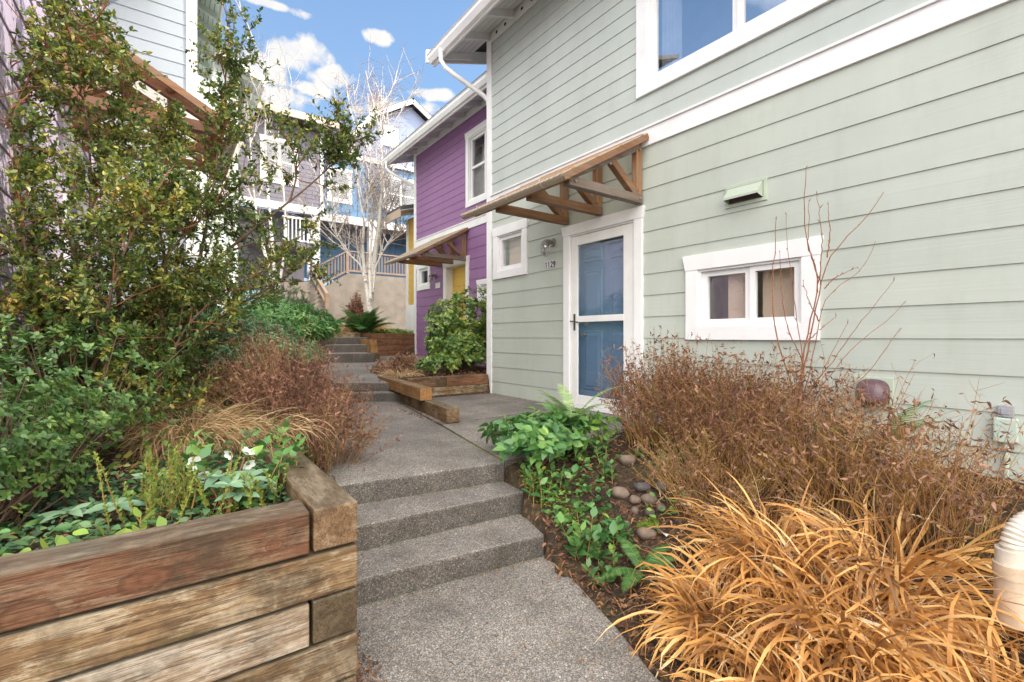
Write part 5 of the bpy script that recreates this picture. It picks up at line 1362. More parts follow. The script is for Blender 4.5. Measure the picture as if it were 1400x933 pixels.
def scatter_cover(name, label, pts_fn, n, mat, size, seed, tmpl=L_OVAL, hmax=.07, up=.45):
    rg = np.random.default_rng(seed); p = pts_fn(rg, n)
    z = ground(p[:, 0], p[:, 1]) + rg.random(len(p)) * hmax + .008
    P = np.c_[p, z]; an = rg.uniform(0, 6.28, len(P)); X_ = np.c_[np.cos(an), np.sin(an), rg.normal(size=len(P)) * .3 + .15]
    g = G(); g.leaves(tmpl, P, X_, norm(np.array([0, 0, 1]) + rg.normal(size=P.shape) * up), rg.uniform(size[0], size[1], len(P)), .2)
    return tag(g.build(name, MG[mat], org=(0, 0, -1.3)), label, kind='stuff')
def area(x0, x1, y0, y1, fn=None):
    def f(rg, n):
        p = np.c_[rg.uniform(x0, x1, n), rg.uniform(y0, y1, n)]
        return p if fn is None else p[fn(p[:, 0], p[:, 1])]
    return f
scatter_cover('ground_cover', 'low green ground cover leaves filling the planter', area(-1.6, .38, 1.74, 2.75), 4600, 'vinca', (.016, .038), 71, hmax=.055)
scatter_cover('ground_cover', 'broad pale green leaves among the planter ground cover', area(-1.4, .36, 1.76, 2.5), 420, 'salal', (.03, .055), 712, hmax=.075)
scatter_cover('leaf_litter', 'reddish fallen leaves in the planter', area(-1.2, .36, 1.76, 2.3), 420, 'litter', (.015, .035), 713, L_CURL, .05, .5)
scatter_cover('ground_cover', 'dark green leaves under the big evergreen', area(-.65, .75, 2.75, 5.6, lambda x, y: x < xleft(y) - .12), 2600, 'dark', (.03, .06), 72, hmax=.12)
scatter_cover('ground_cover', 'green leaves on the upper left bank', area(-.3, 2.4, 5.2, 10.5, lambda x, y: x < xleft(y) - .15), 3000, 'vinca', (.05, .09), 73, hmax=.15)
scatter_cover('ground_cover', 'tiny green ground cover beside the middle step', area(1.88, 2.08, 2.08, 2.5), 420, 'lime', (.012, .028), 74, hmax=.05)
scatter_cover('ground_cover', 'green and gold low plants in the upper planter', area(3.9, 5.4, 11.5, 13.5), 1500, 'lime', (.05, .1), 75, hmax=.12)

# ---------- grasses and dry stems
def blades(root, part, mat, base, n, L, w_, rg, spread, elev=(30, 88), droop=1.7, lean=(0, 0), S=8, az=None, twist=.35, wtaper=None):
    b = np.array(base, float)
    a = rg.uniform(0, 2 * math.pi, n) if az is None else rg.normal(az[0], az[1], n)
    r = np.sqrt(rg.random(n)) * spread
    p = np.stack([b[0] + r * np.cos(a + rg.normal(size=n) * .6), b[1] + r * np.sin(a + rg.normal(size=n) * .6), np.zeros(n)], -1); p[:, 2] = b[2]
    Ln = L * rg.uniform(.55, 1.1, n); el = np.radians(rg.uniform(elev[0], elev[1], n)); dr_ = droop * rg.uniform(.35, 1.75, n)
    path = np.zeros((n, S, 3)); path[:, 0] = p; cur = p.copy()
    for s in range(1, S):
        f = s / (S - 1); e = el - dr_ * f ** 1.5 * 1.3
        aa = a + twist * np.sin(f * 3 + a * 5) * .9
        d = np.stack([np.cos(aa) * np.cos(e) + lean[0] * f, np.sin(aa) * np.cos(e) + lean[1] * f, np.sin(e)], -1)
        cur = cur + norm(d) * (Ln / (S - 1))[:, None]; path[:, s] = cur
    gnd = ground(path[:, :, 0], path[:, :, 1]) + .012; path[:, :, 2] = np.maximum(path[:, :, 2], gnd)
    path[:, 2:] += np.cumsum(rg.normal(size=(n, S - 2, 3)) * (.006, .006, .004), axis=1) * (w_ > .006)
    path[:, :, 2] = np.maximum(path[:, :, 2], gnd)
    tw_ = rg.normal(size=n) * .8
    side = np.stack([-np.sin(a) * np.cos(tw_), np.cos(a) * np.cos(tw_), np.sin(tw_)], -1)
    wt = np.array(wtaper if wtaper is not None else [.55, .85, 1, 1, .92, .75, .45, .06])[:S]
    g = G(); g.ribbons(path, side, wt[None] * (w_ * rg.uniform(.6, 1.25, n))[:, None]); g.build(part, mat, root); return path
def seed_heads(root, paths, mat, rg, n, L=.12):
    sel = rg.choice(len(paths), n, False); P, X_, Z, S = [], [], [], []
    for i in sel:
        q = paths[i]; d = norm(q[-1] - q[-2])
        for k in range(26):
            f = k / 26; p = q[-1] + d * L * f + np.array([0, 0, -.5 * L * f * f]); dd = norm(d + rdir(1, rg)[0] * .8 + (0, 0, -.2)); P.append(p); X_.append(dd); Z.append(rdir(1, rg)[0]); S.append(rg.uniform(.008, .02))
    g = G(); g.leaves(leaf_t([.05, .22, .18, .02], .1, .2), P, X_, Z, S); g.build('seed_heads', mat, root)
def grass(label, x, y, n, L, w_, mat, seed, spread=.16, lean=(0, 0), heads=0, group=None, name='straw_grass', cat='grass clump', **kw):
    rg = np.random.default_rng(seed); z = gz(x, y); root = thing(name, label, cat, (x, y, z), group)
    p = blades(root, 'blades', MG[mat], (x, y, z - .01), n, L, w_, rg, spread, lean=lean, **kw)
    if w_ > .006: blades(root, 'thatch', MG['straw'], (x, y, z - .01), int(n * .7), L * .62, .0042, rg, spread * 1.15, lean=lean, elev=(5, 70), droop=1.9)
    if heads:
        st_ = blades(root, 'flower_stems', MG['straw'], (x, y, z - .01), heads * 3, L * 1.15, .0035, rg, spread * .7, lean=lean, elev=(62, 86), droop=1.0)
        seed_heads(root, st_, MG['straw'], rg, heads)
    return root
dn = (-.32, -.16)
grass('broad golden straw grass clump nearest the lower path', 1.93, 1.02, 494, 0.46, .0135, 'gold', 81, .2, dn, 10)
grass('golden straw grass clump in the centre foreground', 2.14, .70, 552, 0.52, .0135, 'gold', 82, .22, dn, 12)
grass('golden straw grass clump below the dry stems', 2.36, 1.05, 413, 0.51, .0135, 'gold', 83, .2, dn, 12)
grass('darker orange straw grass clump against the drain pipe', 2.02, .30, 436, 0.44, .0135, 'gold', 84, .2, dn)
grass('straw grass clump at the bottom edge of the view', 1.72, .62, 436, 0.40, .0135, 'gold', 85, .2, dn)
grass('tall loose straw grass stems left of the drain pipe', 2.50, .66, 170, .62, .0145, 'gold', 86, .14, dn, 5)
grass('tan hair like sedge mound behind the planter', .10, 3.15, 1500, .46, .0034, 'straw', 87, .16, (.25, -.22), name='sedge', elev=(40, 80), droop=1.9)
grass('flattened tan sedge between mound and brown bush', .42, 3.22, 900, .42, .0034, 'straw', 88, .2, (.3, -.1), name='sedge', elev=(20, 70), droop=1.7)
grass('pale straw coloured grass under the fern by the top landing', 3.45, 12.1, 500, .55, .012, 'straw', 89, .22, name='straw_grass')
grass('orange grass behind the fern at the birch foot', 4.35, 12.9, 600, .75, .013, 'gold', 90, .3, name='straw_grass')
grass('low tan grass tuft beside the small holly plant', 2.85, 6.75, 420, .3, .006, 'straw', 91, .2, name='straw_grass', elev=(30, 75))

def dry_bush(label, x, y, rad, h, n, seed, leafmat='dead', nl=8, leafsize=(.012, .03), lean=(0, 0), part0=.58, group=None, zbase=None, sw=.0021, stem='stem'):
    rg = np.random.default_rng(seed); z = gz(x, y); root = thing('dry_bush', label, 'dry bush', (x, y, z), group)
    a = rg.uniform(0, 6.28, n); r = np.sqrt(rg.random(n)); S = 8
    bx_, by_ = x + np.cos(a) * r * rad[0] * .75, y + np.sin(a) * r * rad[1] * .75
    Hh = h * rg.uniform(.5, 1.1, n) * (1 - .3 * r ** 2) * (1 + .14 * np.sin(3 * a + seed))
    out_ = np.stack([np.cos(a) * r * rad[0] * .5 + lean[0] * Hh, np.sin(a) * r * rad[1] * .5 + lean[1] * Hh], -1) + rg.normal(size=(n, 2)) * .075
    f = np.linspace(0, 1, S); P = np.zeros((n, S, 3))
    wob = rg.normal(size=(n, 2, 1)) * .02
    P[:, :, 0] = bx_[:, None] + out_[:, :1] * f ** 1.3 + wob[:, 0] * np.sin(f * 5 + a[:, None]); P[:, :, 1] = by_[:, None] + out_[:, 1:] * f ** 1.3 + wob[:, 1] * np.sin(f * 4 + a[:, None] * 2)
    zb = ground(bx_, by_); P[:, :, 2] = zb[:, None] + Hh[:, None] * f ** .95 - .02
    P[:, :, 0] = np.minimum(P[:, :, 0], 3.95)
    g = G(); g.tubes(P, (np.linspace(sw, sw * .5, S))[None].repeat(n, 0), 3); g.build('stems', MG[stem], root)
    # side twigs
    m = n * 4; i = rg.integers(0, n, m); fj = rg.uniform(part0 - .05, .97, m); j = np.minimum(S - 2, (fj * (S - 1)).astype(int)); p = P[i, j] + (P[i, j + 1] - P[i, j]) * rg.random((m, 1))
    d = rdir(m, rg); d[:, 2] = np.abs(d[:, 2]) * .7 + .45; d = norm(d); Lt = rg.uniform(.04, .13, m)[:, None]
    T = np.stack([p, p + d * Lt * .5, p + d * Lt + rg.normal(size=(m, 3)) * .012], 1); T[:, :, 0] = np.minimum(T[:, :, 0], 3.96)
    g = G(); g.tubes(T, np.tile([.0011, .0009, .0006], (m, 1)), 3); g.build('twigs', MG[stem], root)
    k = n * nl; src = rg.random(k) < .55
    i2 = rg.integers(0, n, k); fj = part0 + (1 - part0) * rg.random(k) ** .8; j = np.minimum(S - 2, (fj * (S - 1)).astype(int)); pa = P[i2, j] + (P[i2, j + 1] - P[i2, j]) * rg.random((k, 1))
    i3 = rg.integers(0, m, k); pb = T[i3, 2]; LP = np.where(src[:, None], pb, pa)
    X_ = rdir(k, rg) + np.array([0, 0, -.35]); LP[:, 0] = np.minimum(LP[:, 0], 3.94)
    g = G(); g.leaves(L_CURL, LP, X_, rdir(k, rg), rg.uniform(leafsize[0], leafsize[1], k) , .5); g.build('foliage', MG[leafmat], root)
    return root
dry_bush('dense russet dry bush beside the white door frame', 3.16, 2.27, (.36, .40), .80, 450, 101, 'mauve', nl=15, leafsize=(.013, .032))
dry_bush('dry russet bush under the sliding window', 3.25, 1.88, (.42, .36), .74, 390, 102, 'mauve', nl=14, leafsize=(.013, .032))
dry_bush('straggly brown leaved dry bush below the bare sapling', 3.15, 1.36, (.42, .36), .70, 290, 103, 'mauve', nl=13, leafsize=(.013, .032))
dry_bush('tall withered bush in front of the plum vent cap', 2.95, .98, (.36, .32), .68, 190, 104, 'dead', leafsize=(.014, .034))
dry_bush('withered bush with curled leaves left of the electrical box', 2.85, .62, (.36, .28), .62, 170, 105, 'dead', leafsize=(.014, .036))
dry_bush('low dry stems behind the straw grass', 2.72, 1.55, (.4, .4), .42, 300, 106, 'dead', nl=7)
dry_bush('rounded mauve brown dry bush between planter and landing',   .74, 3.40, (.38, .44), .70, 640, 107, 'mauve', nl=18, leafsize=(.013, .03), stem='stemm', part0=.45)
dry_bush('sparse dry stems at the left of the mauve bush', .40, 3.75, (.3, .3), .36, 150, 108, 'dead', nl=5)
dry_bush('purple brown dry bush at the yellow house corner', 4.75, 12.3, (.5, .45), .95, 420, 109, 'mauve', nl=14, leafsize=(.03, .07), sw=.004)
dry_bush('brown crinkled low plant beside the small holly', 3.0, 7.4, (.3, .25), .32, 160, 110, 'dead', nl=14, leafsize=(.03, .07))

# ---------- ferns
def fern(label, x, y, nf, L, seed, mat='fern', elev=(35, 65), az=None, z0=None, width=.2, droop=1.0):
    rg = np.random.default_rng(seed); z = gz(x, y) if z0 is None else z0; root = thing('fern', label, 'fern', (x, y, z)); S = 14
    for i in range(nf):
        a = i * 6.283 / nf + rg.normal() * .25 if az is None else az[i]; e0 = math.radians(rg.uniform(*elev)); Lf = L * rg.uniform(.75, 1.1); p = np.array([x, y, z]); C = [p.copy()]
        for s in range(1, S):
            f = s / (S - 1); e = e0 - droop * f ** 1.4; p = p + np.array([math.cos(a) * math.cos(e), math.sin(a) * math.cos(e), math.sin(e)]) * Lf / (S - 1); C.append(p.copy())
        C = resample(np.array(C), 40); g = G(); g.tubes(C[None], np.linspace(.003, .0008, 40)[None], 4)
        side = np.array([-math.sin(a), math.cos(a), 0]); P, X_, Z, Sz = [], [], [], []
        for k in range(5, 40):
            f = k / 39; d = norm(C[k] - C[k - 1]); wl = width * L * math.sin(min(1, f * 1.25 + .1) * math.pi * .5) * (1 - f ** 2.2) + .01; nrm = norm(np.cross(d, side)); nrm = nrm if nrm[2] > 0 else -nrm
            for sg in (-1, 1): P.append(C[k]); X_.append(side * sg + d * .35 - nrm * .12); Z.append(nrm + rg.normal(size=3) * .1); Sz.append(wl * rg.uniform(.9, 1.08))
        g.leaves(L_PIN, P, X_, Z, Sz); g.build('frond', MG[mat], root)
fern('large sword fern in front of the upper timber planter', 3.95, 11.75, 30, .95, 121, elev=(25, 78), z0=.08, width=.26)
fern('dark fern at the foot of the stair handrail', 3.75, 13.6, 16, .7, 122, elev=(30, 75), z0=.2)
fern('pale sword fern fronds rising from the big glossy clump', 2.48, 2.60, 8, .50, 123, 'fernl', (38, 66), az=[2.3, 1.9, 3.2, 2.75, 5.4, 3.9, 4.6, 1.2], z0=-.66, width=.15)
fern('small fern at the left of the straw grass', 2.0, 1.58, 7, .24, 124, 'fern', (20, 55), width=.24)
fern('green fern behind the withered bush', 3.25, .95, 7, .55, 125, 'fern', (45, 75), width=.15, z0=-.72)

# ---------- bare sapling by the window
def sapling():
    rg = np.random.default_rng(131); b = np.array([3.42, 1.36, gz(3.42, 1.36)]); root = thing('bare_sapling', 'bare reddish sapling in front of the sliding window', 'sapling', b); T = 3.15
    st_ = [[(1090, 545), (1100, 470), (1118, 400), (1122, 380), (1110, 350), (1100, 335), (1099, 290), (1102, 230)], [(1090, 545), (1065, 480), (1056, 430), (1058, 370), (1061, 300)], [(1092, 545), (1105, 470), (1119, 410), (1127, 370), (1133, 350), (1155, 325), (1185, 300), (1195, 285), (1208, 263)],
           [(1095, 545), (1110, 500), (1120, 440), (1128, 400), (1150, 388), (1170, 380), (1190, 355), (1197, 330)], [(1090, 545), (1100, 500), (1090, 440), (1085, 400), (1078, 350), (1074, 330), (1075, 293)], [(1100, 540), (1135, 500), (1165, 455), (1190, 425), (1222, 384)],
           [(1110, 545), (1170, 470), (1205, 445), (1225, 425), (1239, 411)], [(1150, 535), (1185, 515), (1215, 470), (1262, 414)], [(1122, 390), (1112, 360), (1105, 340), (1106, 275)], [(1118, 400), (1125, 340), (1121, 300), (1117, 266)], [(1131, 352), (1135, 320), (1132, 280)],
           [(1100, 500), (1078, 455), (1068, 400), (1066, 345)], [(1100, 470), (1120, 452), (1143, 433)], [(1090, 560), (1130, 500), (1159, 442)], [(1127, 395), (1140, 380), (1172, 366)], [(1120, 440), (1105, 410), (1098, 385)]]
    g = G()
    for i, s in enumerate(st_):
        P = np.array([at(u, v, T + .02 * math.sin(i)) for u, v in s])
        if s[0][1] > 530: P = np.vstack([[b], P])
        P = resample(P, 22); P[1:-1] += rg.normal(size=(20, 3)) * .003; r0 = .0068 if i < 3 else .0044
        g.tubes(P[None], (np.linspace(1, .28, 22) * r0)[None], 6)
        for k in range(3, 22, 3):
            if rg.random() < .6: g.tubes(curve(P[k], norm(P[k] - P[k - 1]) + rdir(1, rg)[0] * .6, rg.uniform(.008, .03), 3, 0, .1, rg)[None], np.array([[.003, .0026, .001]]), 5)
    g.build('branches', MG['redbark'], root, smooth=True)
sapling()

# ---------- birches
def birch(label, base, trunks, seed, nl, top, twL=(.35, .9), group='bare birches behind the steps', r0=1.0):
    rg = np.random.default_rng(seed); root = thing('birch_tree', label, 'tree', base, group); g = G(); limbs = []
    for it, (P0, ra) in enumerate(trunks):
        P = resample(np.vstack([[np.array(base)], P0]) if it < 2 else P0, 30); g.tubes(P[None], (np.linspace(1, .04, 30) ** 1.15 * ra)[None], 8); limbs.append(P)
    g.build('trunk', MG['birch'], root, smooth=True)
    L2 = []
    for P in limbs:
        for k in range(nl):
            j = rg.integers(8, 28); d = norm(P[j + 1] - P[j]) * .5 + rdir(1, rg)[0] * (1, 1, .3) * .8 + (0, 0, .5)
            L2.append(curve(P[j], d, rg.uniform(.9, 2.1) * top, 9, .10, .1, rg))
    L2 = np.array(L2); g = G(); g.tubes(L2, (np.linspace(.024, .008, 9) * r0)[None].repeat(len(L2), 0), 5); g.build('branches', MG['birch'], root, smooth=True)
    L3 = []
    for P in list(L2) + [q[10::2][:9] for q in limbs]:
        for k in range(9):
            j = rg.integers(2, 8); d = norm(P[j] - P[j - 1]) * .6 + rdir(1, rg)[0] * .75 + (0, 0, .25); L3.append(curve(P[j], d, rg.uniform(*twL) * top, 6, .04, .14, rg))
    L3 = np.array(L3); g = G(); g.tubes(L3, (np.linspace(.010, .0045, 6) * r0)[None].repeat(len(L3), 0), 4); g.build('twigs', MG['birchtwig'], root)
    L4 = []
    for P in L3:
        for k in range(5):
            j = rg.integers(1, 6); d = norm(P[j] - P[j - 1]) * .6 + rdir(1, rg)[0] * .7 + (0, 0, -.05); L4.append(curve(P[j], d, rg.uniform(.15, .4) * top, 5, -.05, .16, rg))
    L4 = np.array(L4); g = G(); g.tubes(L4, (np.linspace(.0052, .003, 5) * r0)[None].repeat(len(L4), 0), 3); g.build('fine_twigs', MG['finetwig'], root)
def pxs(t_, *uv): return np.array([at(u, v, t_ + .25 * math.sin(i)) for i, (u, v) in enumerate(uv)])
bA = at(506, 452, 13.3); bA[2] = .1
birch('white barked birch with many bare stems in front of the concrete wall', bA, [(pxs(13.3, (505, 420), (501, 390), (497, 360), (495, 330), (499, 309), (490, 260), (486, 215), (482, 175)), .075), (pxs(13.3, (506, 415), (510, 375), (512, 350), (517, 322), (519, 300), (524, 240), (520, 180), (522, 110)), .10),
      (pxs(13.1, (507, 410), (505, 360), (510, 300), (507, 240), (506, 190), (512, 140)), .05), (pxs(13.4, (500, 385), (493, 362), (473, 344), (462, 325), (449, 307), (452, 270)), .035), (pxs(13.2, (510, 400), (513, 365), (529, 334), (549, 321), (545, 300)), .032), (pxs(13.5, (508, 400), (516, 340), (530, 280), (535, 220), (532, 165)), .04)], 141, 11, 1.0, r0=.8)
bB = at(378, 440, 12.0); bB[2] = .2
birch('slender bare birch rising behind the evergreen leaves', bB, [(pxs(12, (378, 400), (372, 330), (366, 260), (362, 190), (365, 110), (368, 60)), .07), (pxs(12.2, (380, 400), (392, 330), (388, 260), (380, 190), (385, 130)), .05), (pxs(11.9, (377, 400), (352, 310), (345, 240), (340, 160), (335, 110)), .045)], 142, 5, .95, r0=.5)

# ---------- litter and moss
def near_right(x, y): return (x > np.where(y < 2.1, 1.5 + (y - 1.2) * .28, 1.80 + (y - 2.1) * .2)) & (y < 2.85)
scatter_cover('leaf_litter', 'fallen brown leaves and bark on the right bed', area(1.3, 3.95, -.6, 2.85, near_right), 7000, 'litter', (.012, .045), 151, L_CURL, .02, .5)
scatter_cover('leaf_litter', 'fallen leaves along the right edge of the lower path', area(1.36, 1.95, .2, 2.15, lambda x, y: (x > 1.33 + .28 * y - .12 + .05 * np.sin(9 * y))), 1700, 'litter', (.01, .032), 152, L_CURL, .05, .5)
scatter_cover('leaf_litter', 'dead leaves under the evergreen and sedge', area(-.6, .9, 2.3, 4.6, lambda x, y: x < xleft(y) + .02), 2600, 'litter', (.014, .04), 153, L_CURL, .03, .5)
scatter_cover('leaf_litter', 'crumbled leaves in the small planter beside the holly', area(2.5, 5.0, 6.15, 8.3, lambda x, y: x > 2.5 + (y - 6.05) * .42), 1500, 'litter', (.02, .05), 154, L_CURL, .03, .5)
def strew(label, pts, z, seed, size=(.01, .03), n=None):
    rg = np.random.default_rng(seed); P = np.c_[pts, np.full(len(pts), z) + rg.random(len(pts)) * .012]; an = rg.uniform(0, 6.28, len(P)); g = G()
    g.leaves(L_CURL, P, np.c_[np.cos(an), np.sin(an), rg.normal(size=len(P)) * .15], norm(np.array([0, 0, 1]) + rg.normal(size=P.shape) * .35), rg.uniform(*size, len(P)), .4); tag(g.build('leaf_litter', MG['litter'], org=(0, 0, -1.3)), label, kind='stuff')
rg_ = np.random.default_rng(161)
strew('dead leaves swept against the foot of the front planter', np.c_[.53 + np.abs(rg_.normal(size=1100)) * .05, rg_.uniform(.7, 2.2, 1100)], -1.262, 162)
strew('crumbs of leaf under the timber edging', np.c_[2.14 + rg_.random(160) * .13 + .0, rg_.uniform(4.15, 5.3, 160)], -.86, 163, (.012, .035))
strew('a few dry leaves scattered on the paving', np.c_[rg_.uniform(.7, 1.7, 26), rg_.uniform(1.0, 2.0, 26)], -1.262, 164, (.01, .024))
mo = thing('moss_clump', 'yellow green moss mound beside the egg shaped stone', 'moss', (2.1, 1.9, -1.1))
P0 = None
t_ = 1.5
while t_ < 5:
    P0 = at(890, 722, t_)
    if P0[2] < ground(P0[0], P0[1]): break
    t_ += .01
mo.location = (P0[0], P0[1], P0[2] + H); mo['_org'] = [float(x) for x in P0]
g = G(); nu, nv = 28, 9; V = []
for j in range(nv + 1):
    th = math.pi / 2 * j / nv
    for i in range(nu):
        f = 2 * math.pi * i / nu; k = 1 + .18 * math.sin(3 * f + 1) + .1 * math.sin(7 * f) * math.sin(th); V.append(P0 + np.array([.085 * k * math.sin(th) * math.cos(f), .055 * k * math.sin(th) * math.sin(f), .045 * math.cos(th) - .006 + .006 * math.sin(5 * f + 3 * th)]))
idx = np.arange((nv + 1) * nu).reshape(nv + 1, nu); g.add(V, np.stack([idx[:-1], np.roll(idx[:-1], -1, 1), np.roll(idx[1:], -1, 1), idx[1:]], -1).reshape(-1, 4)); g.build('cushion', M['moss'], mo, smooth=True)
V = np.array(V); rg_ = np.random.default_rng(171); sel = V[rg_.integers(0, len(V), 1600)] + rg_.normal(size=(1600, 3)) * .005
g = G(); g.leaves(L_SMALL, sel, rdir(1600, rg_) + (0, 0, .8), rdir(1600, rg_), rg_.uniform(.006, .014, 1600)); g.build('fronds', MG['lime'], mo)

sc = thing('paper_scrap', 'white scrap of paper lying beside the egg shaped stone', 'litter', (0, 0, 0))
t_ = 1.5
while t_ < 5:
    P0 = at(902, 733, t_)
    if P0[2] < ground(P0[0], P0[1]): break
    t_ += .01
sc.location = (P0[0], P0[1], P0[2] + H); sc['_org'] = [float(x) for x in P0]
g = G(); q = []
for i in range(6):
    f = i / 5; q.append((P0 + np.array([-.02 + .012 * f, .05 - .1 * f, .03 + .02 * math.sin(f * 4)]), P0 + np.array([.018 - .006 * f, .045 - .1 * f, .022 + .012 * math.cos(f * 5)])))
for i in range(5): g.add([q[i][0], q[i][1], q[i + 1][1], q[i + 1][0]], [(0, 1, 2, 3)])
g.build('sheet', M['plaque'], sc, smooth=True)

def crumbs(name, label, mat, segs, n, seed, size, tm, sp=.012):
    rg = np.random.default_rng(seed); P = []
    for (x0, y0, x1, y1, z) in segs:
        f = rg.beta(.8, .8, n); P.append(np.c_[x0 + (x1 - x0) * f, y0 + (y1 - y0) * f - np.abs(rg.normal(size=n)) * sp, np.full(n, z) + rg.random(n) * .008])
    P = np.concatenate(P); an = rg.uniform(0, 6.28, len(P)); g = G()
    g.leaves(tm, P, np.c_[np.cos(an), np.sin(an), rg.normal(size=len(P)) * .3], norm(np.array([0, 0, 1]) + rg.normal(size=P.shape) * .5), rg.uniform(*size, len(P)), .3); tag(g.build(name, MG[mat], org=(0, 0, -1.3)), label, kind='stuff')
RS = [(.5, 2.895, 1.9, 2.685, -1.009), (.5, 2.525, 1.87, 2.425, -1.144), (.5, 2.24, 1.75, 2.08, -1.268)]
crumbs('moss', 'moss crumbs along the foot of each step', 'vinca', RS, 260, 181, (.004, .011), L_SMALL, .010)
crumbs('leaf_litter', 'brown crumbs caught along the steps', 'litter', RS, 70, 182, (.006, .02), L_CURL, .03)
crumbs('leaf_litter', 'brown crumbs along the foot of the green wall', 'litter', [(3.96, 3.0, 3.965, 5.9, -.86)], 160, 183, (.008, .022), L_CURL, .02)

scatter_cover('ground_cover', 'leafy green plants spilling along the right edge of the steps', area(1.84, 2.35, 1.75, 2.62, lambda x, y: (x > 1.80 + (y - 2.1) * .2 + .04) & (x < 2.0 + .38 * np.abs(np.sin(5 * y)))), 420, 'salal', (.028, .06), 191, hmax=.09, up=.6)
scatter_cover('ground_cover', 'green leaves scattered around the stones', area(2.1, 3.0, 1.7, 2.8, lambda x, y: np.sin(7 * x) * np.cos(6 * y) > .0), 420, 'salal', (.025, .06), 192, hmax=.07, up=.6)
SKYTINT = (1.08, 1.42, 1.75); FILL_CLOUD = (5.0, 4.85, 4.6); SUNE = 4.8
# ------------------------------------------------------------------ sky, sun, camera
SUN_EL, SUN_AZ = math.radians(43), math.radians(123)      # azimuth clockwise from +Y
W = bpy.data.worlds.new('World'); scene.world = W; W.use_nodes = True
t = W.node_tree; t.nodes.clear()
def nn(typ, **kw):
    nd = t.nodes.new(typ)
    for k_, v_ in kw.items(): setattr(nd, k_, v_)
    return nd
def mth(op, a, b=None, c=None, clamp=False):
    m = nn('ShaderNodeMath', operation=op, use_clamp=clamp)
    for i, v_ in enumerate((a, b, c)):
        if v_ is None: continue
        if hasattr(v_, 'links'): t.links.new(v_, m.inputs[i])
        else: m.inputs[i].default_value = v_
    return m.outputs[0]
out = nn('ShaderNodeOutputWorld'); bg = nn('ShaderNodeBackground'); t.links.new(bg.outputs[0], out.inputs[0])
sky = nn('ShaderNodeTexSky', sky_type='NISHITA'); sky.sun_disc = False; sky.sun_elevation = SUN_EL; sky.sun_rotation = SUN_AZ
sky.air_density = 1.0; sky.dust_density = 0.4; sky.ozone_density = 2.0
tc = nn('ShaderNodeTexCoord'); sep = nn('ShaderNodeSeparateXYZ'); t.links.new(tc.outputs['Generated'], sep.inputs[0])
az = mth('ARCTAN2', sep.outputs[0], sep.outputs[1]); el = mth('ARCSINE', sep.outputs[2])
nz = nn('ShaderNodeTexNoise'); nz.inputs['Scale'].default_value = 15; nz.inputs['Detail'].default_value = 8; nz.inputs['Roughness'].default_value = .58; t.links.new(tc.outputs['Generated'], nz.inputs['Vector'])
nz2 = nn('ShaderNodeTexNoise'); nz2.inputs['Scale'].default_value = 2.2; nz2.inputs['Detail'].default_value = 7; nz2.inputs['Roughness'].default_value = .55; t.links.new(tc.outputs['Generated'], nz2.inputs['Vector'])
CL = [(395, 72, 58, 27), (352, 88, 40, 34), (460, 108, 42, 20), (430, 122, 30, 10), (516, 50, 22, 12), (582, 128, 42, 9), (540, 148, 50, 18), (487, 150, 16, 8), (372, 130, 50, 14), (355, 2, 60, 8), (640, 150, 25, 8), (610, 190, 50, 12), (460, 190, 60, 10)]
best = None
for (u, v, ru, rv) in CL:
    d = norm(at(u, v, 1.0)); a0 = math.atan2(d[0], d[1]); e0 = math.asin(d[2])
    d2 = norm(at(u + ru, v, 1.0)); a1 = math.atan2(d2[0], d2[1]); d3 = norm(at(u, v - rv, 1.0)); e1 = math.asin(d3[2])
    x = mth('MULTIPLY', mth('SUBTRACT', az, a0), 1 / max(.005, abs(a1 - a0))); y = mth('MULTIPLY', mth('SUBTRACT', el, e0), 1 / max(.004, abs(e1 - e0)))
    r2 = mth('ADD', mth('MULTIPLY', x, x), mth('MULTIPLY', y, y))
    m = mth('SUBTRACT', 1.0, mth('SQRT', r2))
    best = m if best is None else mth('MAXIMUM', best, m)
front = mth('ADD', best, mth('MULTIPLY', mth('SUBTRACT', nz.outputs['Fac'], .5), 2.9))
front = mth('MULTIPLY', mth('ADD', front, -.02), 2.6, clamp=True)
# unseen bright broken cloud, added behind the viewer and overhead as fill light
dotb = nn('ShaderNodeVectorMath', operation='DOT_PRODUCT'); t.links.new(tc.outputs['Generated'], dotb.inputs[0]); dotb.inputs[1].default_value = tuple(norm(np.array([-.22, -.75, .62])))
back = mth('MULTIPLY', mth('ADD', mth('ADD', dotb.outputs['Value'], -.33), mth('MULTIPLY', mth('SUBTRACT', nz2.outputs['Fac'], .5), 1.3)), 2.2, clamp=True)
hazem = mth('MULTIPLY', mth('SUBTRACT', .97, sep.outputs[2]), .80, clamp=True)
def rgb(c):
    n_ = nn('ShaderNodeRGB'); n_.outputs[0].default_value = (*c, 1); return n_.outputs[0]
def mixc(f, a, b):
    x = nn('ShaderNodeMix', data_type='RGBA')
    t.links.new(f, x.inputs[0])
    for s, v_ in ((6, a), (7, b)): t.links.new(v_, x.inputs[s])
    return x.outputs[2]
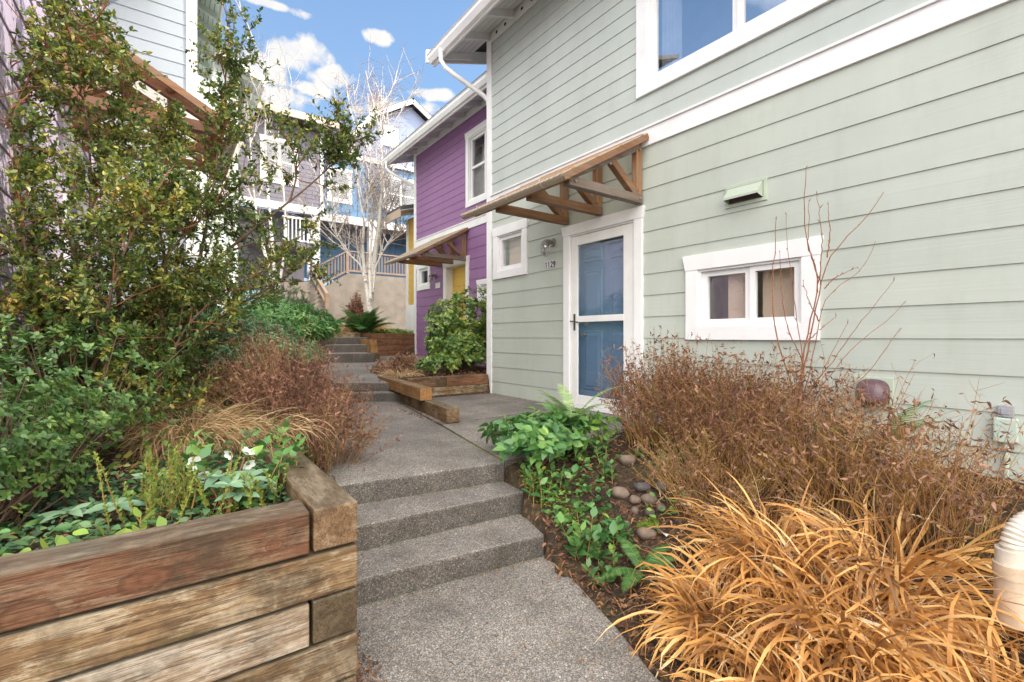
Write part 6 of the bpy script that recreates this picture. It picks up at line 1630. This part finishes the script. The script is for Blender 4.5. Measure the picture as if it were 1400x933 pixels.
def mul(a, col):
    x = nn('ShaderNodeMix', data_type='RGBA', blend_type='MULTIPLY'); x.inputs[0].default_value = 1
    t.links.new(a, x.inputs[6]); x.inputs[7].default_value = (*col, 1); return x.outputs[2]
SKY = .15
skyc = mul(sky.outputs[0], (SKY * SKYTINT[0], SKY * SKYTINT[1], SKY * SKYTINT[2]))
cshade = nn('ShaderNodeValToRGB'); t.links.new(nz.outputs['Fac'], cshade.inputs[0])
cshade.color_ramp.elements[0].position = .35; cshade.color_ramp.elements[0].color = (.82, .86, .95, 1); cshade.color_ramp.elements[1].position = .6; cshade.color_ramp.elements[1].color = (1.05, 1.02, .98, 1)
c1 = mixc(hazem, skyc, rgb((.55, .78, 1.0)))
c2 = mixc(front, c1, cshade.outputs[0])
c3 = mixc(back, c2, rgb(FILL_CLOUD))
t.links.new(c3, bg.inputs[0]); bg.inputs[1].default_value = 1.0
sun = bpy.data.lights.new('sun', 'SUN'); sun.energy = SUNE; sun.angle = math.radians(.6); sun.color = (1.0, .91, .78)
so = bpy.data.objects.new('sun', sun); COL.objects.link(so)
sv = Vector((math.sin(SUN_AZ) * math.cos(SUN_EL), math.cos(SUN_AZ) * math.cos(SUN_EL), math.sin(SUN_EL)))
so.rotation_euler = sv.to_track_quat('Z', 'Y').to_euler(); so.location = (8, -8, 14)
cam = bpy.data.cameras.new('camera'); co = bpy.data.objects.new('camera', cam); COL.objects.link(co); scene.camera = co
cam.sensor_width = 36; cam.sensor_fit = 'HORIZONTAL'; cam.lens = 640 / 1400 * 36; cam.shift_y = -5.5 / 1400; cam.clip_end = 2000; cam.clip_start = .05
co.location = (0, 0, H); co.rotation_euler = (math.pi / 2, 0, -TH)
scene.view_settings.view_transform = 'Standard'; scene.view_settings.look = 'None'; scene.view_settings.exposure = 0; scene.view_settings.gamma = 1
scene.render.engine = 'CYCLES'; scene.cycles.max_bounces = 8; scene.cycles.diffuse_bounces = 5; scene.cycles.glossy_bounces = 4; scene.cycles.transparent_max_bounces = 12; scene.cycles.transmission_bounces = 4
scene.cycles.use_denoising = True; scene.cycles.sample_clamp_indirect = 8
for o in bpy.data.objects:
    if '_org' in o: del o['_org']
